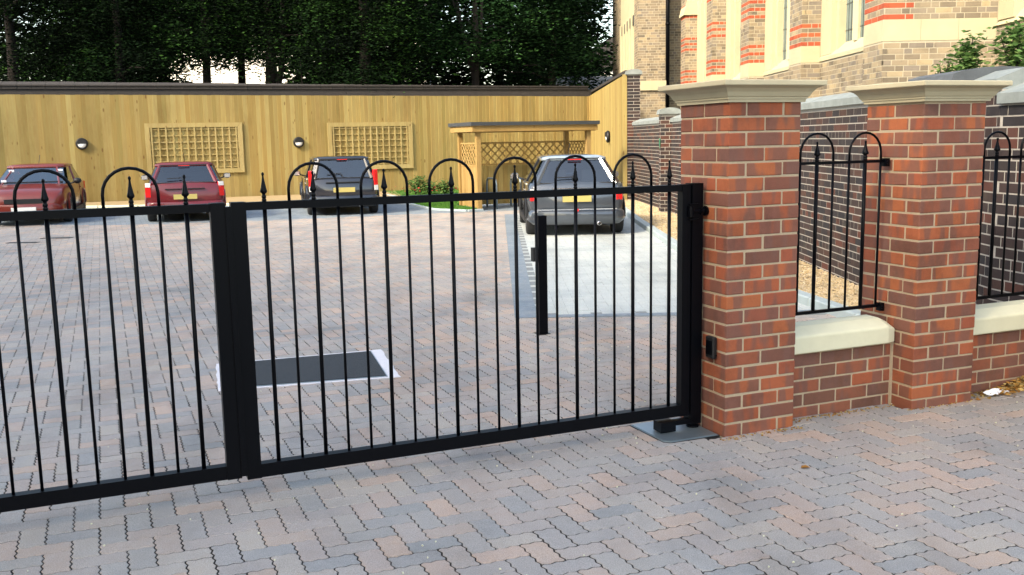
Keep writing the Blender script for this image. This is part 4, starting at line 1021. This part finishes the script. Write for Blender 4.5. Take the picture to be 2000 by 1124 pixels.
m = MB(); m.add([(-1.6,-.2,3.4),(1.8,-.2,3.4),(1.8,1.5,4.15),(-1.6,1.5,4.15),(1.8,3.2,3.4),(-1.6,3.2,3.4)], [(0,1,2,3),(3,2,4,5),(0,3,5),(1,4,2),(0,5,4,1)]); m.build('roof', M_slate, t, recalc=True)
t = thing('gabled_house', 'pale gabled house peeping between the trees and the church', 'house', (6.2, 60, 0))
m = MB(); m.ext(-3, 3, 0, 6, 0, 5.6); m.build('wall', M_white, t); m = MB(); m.add([(-3.2,-.2,5.6),(3.2,-.2,5.6),(3.2,6,5.6),(-3.2,6,5.6),(0,-.2,7.5),(0,6,7.5)], [(0,1,4),(2,3,5),(0,4,5,3),(1,2,5,4),(0,3,2,1)]); m.build('roof', M_slab, t, recalc=True)

def shrub(label, x, y, z, r, h_, n, size, mat, stems=5, name='shrub', flowers=0):
    t = thing(name, label, 'shrub', (x, y, z)); m = MB()
    tips = []
    for i in range(stems):
        a = random.uniform(0, 6.28); q = (math.cos(a)*r*.6*random.random(), math.sin(a)*r*.6*random.random(), h_*random.uniform(.6, 1)); tips.append(q)
        m.tube([(0,0,0), (q[0]*.4, q[1]*.4, q[2]*.5), q], [.012, .009, .004], 5)
    m.build('stems', M_bark, t)
    P = []
    for i in range(n):
        q = random.choice(tips); f = random.uniform(.25, 1.05); P.append((q[0]*f+random.gauss(0, r*.22), q[1]*f+random.gauss(0, r*.22), q[2]*f+random.gauss(0, h_*.06)))
    leaf_cards('foliage', np.array(P), RS.uniform(.6, 1.2, n)*size, RS.rand(n), mat, t)
    if flowers:
        P = np.array([(random.gauss(0, r*.8), random.gauss(0, r*.3), h_*random.uniform(.25, .6)) for _ in range(flowers)]); leaf_cards('flowers', P, RS.uniform(.03,.06,flowers), RS.rand(flowers), M_flower, t)['kind'] = 'stuff'
    return t
for i, (px, lb) in enumerate(((812, 'small green shrub at the left end of the flower bed'), (838, 'low shrub with red flowers in the middle of the bed'), (868, 'low shrub with red flowers close to the shelter'))):
    p = px_at(px, 372, 28.2); shrub(lb, p.x, p.y, .02, .42, .62 if i == 0 else .42, 500, .05, M_pleaf, 8, 'flower_shrub', 0 if i == 0 else 70)
p = px_at(1890, 120, 10.5); shrub('leggy buddleia shrub growing above the old wall in front of the church', p.x, p.y, 1.9, .30, .66, 900, .042, M_pleaf, 7)
p = px_at(1985, 125, 10.2); shrub('taller buddleia shoots at the right edge above the old wall', p.x, p.y, 1.9, .34, .95, 1100, .045, M_pleaf, 8)
p = px_at(1938, 118, 10.6); shrub('low green growth between the two buddleia clumps', p.x, p.y, 1.9, .3, .34, 600, .038, M_pleaf, 6)
p = px_at(1815, 150, 10.6); shrub('small weed sprouting from the wall top above the second pier cap', p.x, p.y, 1.9, .16, .2, 260, .034, M_pleaf, 5)
p = px_at(1845, 105, 10.8); shrub('thin pale shoots against the church wall left of the buddleia', p.x, p.y, 1.9, .22, .42, 260, .032, M_pleaf, 5)

# ------------------------------------------------------------------ cars
def ring_rect(y, w0, w1, z0, z1, zc, crown):
    # half section bottom->top mirrored ; w0 bottom half width, w1 shoulder half width
    h = [(w0*.9, z0), (w0, z0+.07), (w1*1.0, z0+(zc-z0)*.55), (w1*.985, zc-.03), (w1*.93, zc+.005), (w1*.5, zc+crown*.75), (0, zc+crown)]
    return [(x, y, z) for x, z in h] + [(-x, y, z) for x, z in reversed(h[:-1])]
def wheel(par, x, y, r, w_, side):
    wt = MB(); k = side
    pr = [(r*.62, -w_/2), (r*.93, -w_/2), (r, -w_*.32), (r, w_*.32), (r*.93, w_/2), (r*.62, w_/2)]
    wt.lathe(pr, (x, y, r), 22, 'X'); o = wt.build('wheel', M_tyre, par, True, True)
    m = MB(); xo = x+k*(w_/2-.012)
    m.lathe([(r*.62, -.008), (r*.64, .012), (r*.58, .014), (r*.57, .0)], (xo, y, r), 22, 'X')
    for i in range(5):
        a = 2*math.pi*i/5; m.box((xo+k*.004, y+math.cos(a)*r*.3, r+math.sin(a)*r*.3), (.016, r*.58, r*.16), 0, rx=a)
    m.lathe([(r*.14, -.01), (r*.12, .02)], (xo, y, r), 10, 'X'); m.build('rim', M_alloy, o)
def car(name, label, pos, a, P, paint, roofmat, front_cam=False):
    t = thing(name, label, 'car', (pos[0], pos[1], 0), a, 'cars parked in the marked bays')
    W_, L_, H_, zb, belt, r = P['W']/2, P['L'], P['H'], P.get('zb', .17), P['belt'], P['r']
    ro, fo = P['ro'], P['fo']       # rear and front overhang ; origin at rear axle centre
    ys = [-ro, -ro+.05, -ro+.18, .0, .5, L_*.5-ro, L_-ro-.9, L_-ro-.35, L_-ro-.1, L_-ro]
    wf = [.86, .94, .985, 1.0, 1.0, 1.0, .995, .95, .88, .74]
    bt = P.get('beltz') or [belt*.93, belt*.985, belt, belt, belt, belt*.99, belt*.955, belt*.86, belt*.76, belt*.66]
    z0 = [zb+.12, zb+.05, zb+.02, zb, zb, zb, zb, zb+.02, zb+.05, zb+.1]
    body = MB(); body.loft([ring_rect(y, W_*f*.95, W_*f, z, 0, b, .03) for y, f, b, z in zip(ys, wf, bt, z0)])
    bo = body.build('body', paint, t, True, True)
    # greenhouse
    g = P['gh']      # (rear base y, rear top y, front top y, front base y)
    gw, tw, zr = W_*.93, W_*P.get('tw', .76), H_-.07
    def rr(yr, yf, w_, z, c=.10):
        return [(-w_+c, yr, z), (w_-c, yr, z), (w_-c*.25, yr+c*.5, z), (w_, yr+c*1.6, z), (w_, (yr+yf)/2, z), (w_, yf-c*2, z), (w_-c*.4, yf-c*.6, z), (w_-c*1.6, yf, z), (-w_+c*1.6, yf, z), (-w_+c*.4, yf-c*.6, z), (-w_, yf-c*2, z), (-w_, (yr+yf)/2, z), (-w_, yr+c*1.6, z), (-w_+c*.25, yr+c*.5, z)]
    lo = rr(g[0], g[3], gw, belt-.01); hi = rr(g[1], g[2], tw, zr)
    m = MB(); m.loft([lo, hi], True, False); m.build('window_glass', M_glass, t, False, True)
    m = MB(); hi2 = rr(g[1]-.02, g[2]+.03, tw+.012, zr-.01); h3 = rr(g[1]+.0, g[2]+.0, tw, zr+.035); h4 = rr(g[1]+.14, g[2]-.14, tw-.10, zr+.062); h5 = rr(g[1]+.4, g[2]-.4, tw*.4, zr+.072, .05)
    m.loft([hi2, h3, h4, h5]); m.build('roof', roofmat, t, True, True)
    # pillars
    for i in (0, 1, 7, 8, 4, 11):
        pw = .036 if i in (0, 1) else .022
        m = MB(); m.tube([Vector(lo[i])+Vector((0,0,-.01)), Vector(hi[i])], [pw*1.25, pw], 6)
        m.build('pillar', paint if not P.get('darkpillar') or i in (0, 1) else M_blackr, t)
    m = MB(); A_, B_ = Vector(lo[0]), Vector(lo[1]); C_, D_ = Vector(hi[1]), Vector(hi[0])
    # rear window seal and interior
    for (p, q) in ((A_, B_), (D_, C_)): m.tube([p+Vector((0,-.006,.01)), q+Vector((0,-.006,.01))], .014, 5)
    m.build('window_seal', M_blackr, t)
    yr = -ro
    sg = 1
    # seats
    for x in (-W_*.42, W_*.42):
        for yy in ((g[0]*.2+g[1]*.8+.15), (g[1]+g[2])/2+.15):
            m = MB(); m.box((x, yy, belt+.02), (W_*.5, .12, .36)); m.build('seat', M_seat, t); m = MB(); m.lathe([(.10, -.04), (.12, 0), (.10, .04)], (x, yy, belt+.29), 10, 'Y', sq=.85); m.build('headrest', M_seat, t, True)
    m = MB(); m.box((0, g[3]-.30, belt+.02), (W_*1.6, .3, .10)); m.build('dashboard', M_seat, t)
    for sx in (-1, 1):
        for yy in (0, P['wb']): wheel(t, sx*(W_-.085), yy, r, .17, sx)
        for yy in (0, P['wb']):
            m = MB(); pts = [(sx*(W_+.003), yy+math.cos(q)*(r+.035), r+math.sin(q)*(r+.035)) for q in [math.pi*k/12 for k in range(13)]]
            m.tube(pts, .02, 5); m.build('wheel_arch', M_blackr if P.get('blackarch') else paint, t)
        m = MB(); m.box((sx*(W_-.015), (P['wb'])*.5, zb+.05), (.05, P['wb']-2*r, .09)); m.build('side_sill', M_blackr, t)
        m = MB(); my = g[3]-.33; m.lathe([(.02,-.06), (.07,-.04), (.085,0), (.07,.05), (.03,.075)], (sx*(W_+.11), my, belt+.06), 10, 'Y', sq=.75); m.tube([(sx*(W_*.93), my, belt), (sx*(W_+.08), my, belt+.04)], .016, 5); m.build('mirror', P.get('mirmat') or M_blackr, t, True)
        m = MB(); m.box((sx*(W_+.115), my-.062, belt+.06), (.12, .004, .085)); m.build('mirror_glass', M_chrome, t)
        for yy in ((g[1]+g[2])/2-.12,): m = MB(); m.box((sx*(W_+.004), yy, belt-.12), (.022, .15, .025)); m.build('door_handle', M_chrome if P.get('chromeh') else paint, t)
        m = MB(); m.tube([(sx*(W_+.0005), P['wb']-r-.16, zb+.14), (sx*(W_*.992), P['wb']-r-.1, belt-.03)], .006, 4); m.tube([(sx*(W_+.0005), .30+r, zb+.14), (sx*(W_*.992), .34+r, belt-.03)], .006, 4); m.build('door_gap', M_blackr, t)
        # tail lamps
        tl = P['tail']; m = MB(); m.box((sx*(W_*tl[0]), yr+tl[4], tl[1]), (tl[2], .09, tl[3]), sx*.35); o = m.build('tail_light', M_lampred, t); o.modifiers.new('b', 'BEVEL').width = .015
        if len(tl) > 5:
            m = MB(); m.box((sx*(W_*tl[0]), yr+tl[4]-.012, tl[1]+tl[5]), (tl[2]*.8, .09, tl[3]*.28), sx*.35); m.build('reversing_light', M_lampw, t)
        # head lamps
        hl = P['head']; m = MB(); m.lathe([(hl[2], -.03), (hl[2]*.96, .03), (hl[2]*.5, .055)], (sx*W_*.70, L_-ro-.17, hl[0]), 14, 'Y', sq=hl[1]); m.build('headlight', M_lampw, t, True)
    # bumpers
    m = MB(); m.loft([ring_rect(yr-.06+dy, W_*f, W_*f, zb+.02, 0, zb+.25, .0) for dy, f in ((0, .80), (.03, .92), (.12, .99), (.25, 1.0))]); m.build('rear_bumper', paint if P.get('bodybumper') else M_blackr, t, True, True)
    m = MB(); yf = L_-ro; m.loft([ring_rect(yf+.05-dy, W_*f, W_*f, zb+.02, 0, zb+.27, .0) for dy, f in ((.45, .96), (.2, .9), (.05, .78), (0, .66))]); m.build('front_bumper', paint, t, True, True)
    m = MB(); m.box((0, yr-.062, P['plate']), (.46, .012, .10)); m.build('number_plate', M_platey, t)
    m = MB(); m.box((0, yf+.058, zb+.16), (.46, .012, .10)); m.build('number_plate', M_platew, t)
    m = MB(); m.box((0, yf+.02, zb+.33), (W_*.9, .05, .09)); m.build('grille', M_blackr, t)
    gy = (g[0]+g[1])/2
    m = MB(); m.tube([(0, g[0]-.03, belt+.02), (-.05, g[0]*.75+g[1]*.25-.035, belt+.10), (-.34, g[0]*.8+g[1]*.2-.035, belt+.09)], .009, 5); m.build('rear_wiper', M_blackr, t)
    m = MB(); m.box((0, g[1]-.05, zr+.0), (.22, .02, .014)); m.build('brake_light', M_lampred, t)
    m = MB(); m.tube([(0, g[2]-.5, zr+.06), (0, g[2]-.75, zr+.26)], .006, 5); m.build('aerial', M_blackr, t)
    m = MB(); m.box((0, yr-.022, P['plate']+.16), (W_*1.0, .02, .018)); m.build('tailgate_trim', M_chrome if P.get('chromet') else M_blackr, t)
    m = MB(); m.lathe([(.035, -.05), (.035, .1)], (W_*.45, yr-.02, zb+.03), 12, 'Y'); m.lathe([(.026, -.052), (.026, -.049)], (W_*.45, yr-.02, zb+.03), 12, 'Y', 1); m.build('exhaust', [M_chrome, M_blackr], t, True)
    m = MB(); m.box((0, L_/2-ro, zb+.02), (W_*1.7, L_-.5, .08)); m.build('underbody', M_blackr, t)
    return t, yf, W_
# small grey hatchback in the pale bay
c1_ = px_ground(1122, 457)
mt, yf, W_ = car('parked_car', 'small grey hatchback with pale roof parked in the pale bay beside the wall', (c1_.x, c1_.y+.1), .035,
    dict(W=1.58, L=3.30, H=1.285, belt=.84, r=.285, ro=.46, fo=.6, wb=2.28, gh=(-.40, -.16, 1.36, 1.95), tw=.66, tail=(.86, .66, .12, .20, .05, .07), head=(.60, 1.15, .11), plate=.60, darkpillar=True, blackarch=True, chromeh=True, chromet=True, bodybumper=True, mirmat=M_grey,
    beltz=[.78, .83, .845, .845, .845, .84, .82, .78, .70, .56]), M_grey, M_roofg)
m = MB(); m.box((0, -.535, .43), (1.28, .012, .018)); m.build('bumper_trim', M_chrome, mt)
m = MB(); m.box((0, -.545, .42), (.05, .012, .04)); m.build('fog_lamp', M_lampred, mt)
c_ = px_ground(362, 431)
car('parked_car', 'dark red hatchback seen from behind in front of the left trellis panel', (c_.x, c_.y+.15), .30,
    dict(W=1.56, L=3.75, H=1.215, belt=.80, r=.29, ro=.55, fo=.7, wb=2.35, gh=(-.50, -.15, 1.35, 2.15), tw=.74, tail=(.90, .66, .13, .30, .06, .11), head=(.60, .7, .13), plate=.52, bodybumper=True), M_red, M_red)
c_ = px_ground(667, 419)
car('parked_car', 'dark blue estate car with tall red tail lights in front of the right trellis panel', (c_.x, c_.y+.2), .26,
    dict(W=1.52, L=3.75, H=1.265, belt=.80, r=.30, ro=.50, fo=.7, wb=2.35, gh=(-.46, -.28, 1.5, 2.15), tw=.78, tail=(.90, .78, .10, .38, .05, -.2), head=(.60, .7, .13), plate=.55, bodybumper=True, chromeh=True), M_navy, M_navy)
# red car nose out: turn it round, its front axle nearest the camera
c_ = px_ground(57, 437); a = .30+math.pi; wb = 2.35
pos = (c_.x + wb*math.sin(a) , c_.y - wb*math.cos(a) + .15)
rt, yf, W_ = car('parked_car', 'orange red hatchback parked nose out at the left edge of the car park', pos, a,
    dict(W=1.56, L=3.75, H=1.215, belt=.79, r=.29, ro=.55, fo=.7, wb=2.35, gh=(-.45, -.1, 1.35, 2.25), tw=.76, tail=(.90, .66, .13, .22, .06), head=(.56, .6, .13), plate=.52, bodybumper=True,
    beltz=[.74, .78, .79, .79, .79, .79, .79, .72, .64, .52]), M_red2, M_red2)
for x, z, h_ in ((.52, .86, .09), (.45, 1.08, .05), (-.52, 1.08, .04)): m = MB(); m.box((x, 2.25-.9*(z-.79)/.355*.98+.012, z), (.10, .006, h_), rx=-.0); m.build('windscreen_sticker', M_paper, rt)

# ------------------------------------------------------------------ litter and leaves
c = px_ground(1965, 760); t = thing('leaf_litter', 'drift of dry yellow and brown leaves against the right hand low wall', 'leaf litter', (c.x, c.y, 0)); 
n = 1500; P = np.stack([RS.normal(.12, .19, n), RS.normal(.0, .07, n), np.zeros(n)], -1); P[:,2] = .006 + RS.rand(n)*.07*np.exp(-((P[:,0]-.2)/.25)**2); P[:,1] += P[:,0]*.42
o = leaf_cards('dry_leaves', P, RS.uniform(.010, .022, n), RS.rand(n), M_dry, t, .2); stuff(o)
c = px_ground(1943, 772); t = MB(); N_ = 7; vs = []; 
for i in range(N_):
    for j in range(5): vs.append((-.07+.14*i/(N_-1)*1.2, -.03+.06*j/4, .01+.028*random.random()*(1-abs(i-3)/4.5)))
t.add(vs, [(i*5+j, (i+1)*5+j, (i+1)*5+j+1, i*5+j+1) for i in range(N_-1) for j in range(4)]); o = t.build('tissue', M_paper); o.location = (c.x, c.y, 0); o.rotation_euler = (0,0,.5); tag(o, 'crumpled white tissue lying against the leaf drift', 'litter')
o.modifiers.new('s', 'SOLIDIFY').thickness = .0015
c = px_ground(1573, 916); m = MB(); m.add([(-.022,0,.004), (-.005,-.010,.012), (.024,-.002,.006), (.002,.012,.016)], [(0,1,2,3)]); m.add([(-.02,.004,.003), (-.012,.02,.01), (.004,.012,.012)], [(0,1,2)]); o = m.build('fallen_leaf', M_dry); o.location = (c.x, c.y, 0); tag(o, 'single curled reddish leaf lying on the front paving', 'leaf')
deb = []
for _ in range(420):
    s_ = random.uniform(-.05, 3.0); l_ = (-.02 if s_ < .46 or 1.2 < s_ < 1.7 else (.10 if s_ < 1.2 else .04)) - abs(random.gauss(0, .022)) - .006
    q = loc2w(s_, l_); deb.append((q.x, q.y, .003, random.uniform(.003,.012), random.uniform(.003,.008), .004, random.random()*3, random.random()))
stuff(tag(batch_boxes('wall_debris', deb, M_dry), 'thin line of brown leaf crumbs along the foot of the piers and low walls', 'debris'))
n = 260; pts = []
for _ in range(n):
    p = loc2w(random.uniform(-4, 3.5), random.uniform(-2.6, 3)); 
    if not excluded(p.x, p.y): pts.append((p.x, p.y, .002, 0,0,0,0,0))
bx = [(p[0], p[1], .003, random.uniform(.003,.008), random.uniform(.003,.006), .005, random.random()*3, random.random()) for p in pts]
stuff(tag(batch_boxes('grit', bx, M_cop), 'scattered pale specks of grit lying on the paving', 'grit'))

# ------------------------------------------------------------------ unseen building behind the camera, added and sized to shade the gate
tsn = Vector((TS.x, TS.y)); base = Vector((-4.0, 16.3)) + tsn*27; perp = Vector((-tsn.y, tsn.x)); ang = math.atan2(perp.y, perp.x)
sb_ = thing('shade_building', 'tall unseen building added behind the viewer to shade the gate and front paving', 'building', (base.x, base.y, 0), ang)
Hh = 27*math.tan(SUN_EL)
m = MB(); m.ext(-19, 22, -7 if perp.x > 0 else 0, 0 if perp.x > 0 else 7, 0, Hh-1.2)
m.build('wall', M_chm, sb_)
sy = -7 if perp.x > 0 else 0
m = MB(); m.ext(-19.3, 22.3, sy-.2, sy+7.2, Hh-1.19, Hh); m.build('parapet', M_stone, sb_)
fy = .02 if perp.x > 0 else -.02
for fl in range(5):
    for i in range(11):
        m = MB(); x = -17+i*3.6; y_ = (0 if perp.x > 0 else 0); m.ext(x, x+1.2, y_-.03, y_+.03, 1.2+fl*3.4, 3.2+fl*3.4); m.build('window', M_wglass, sb_)
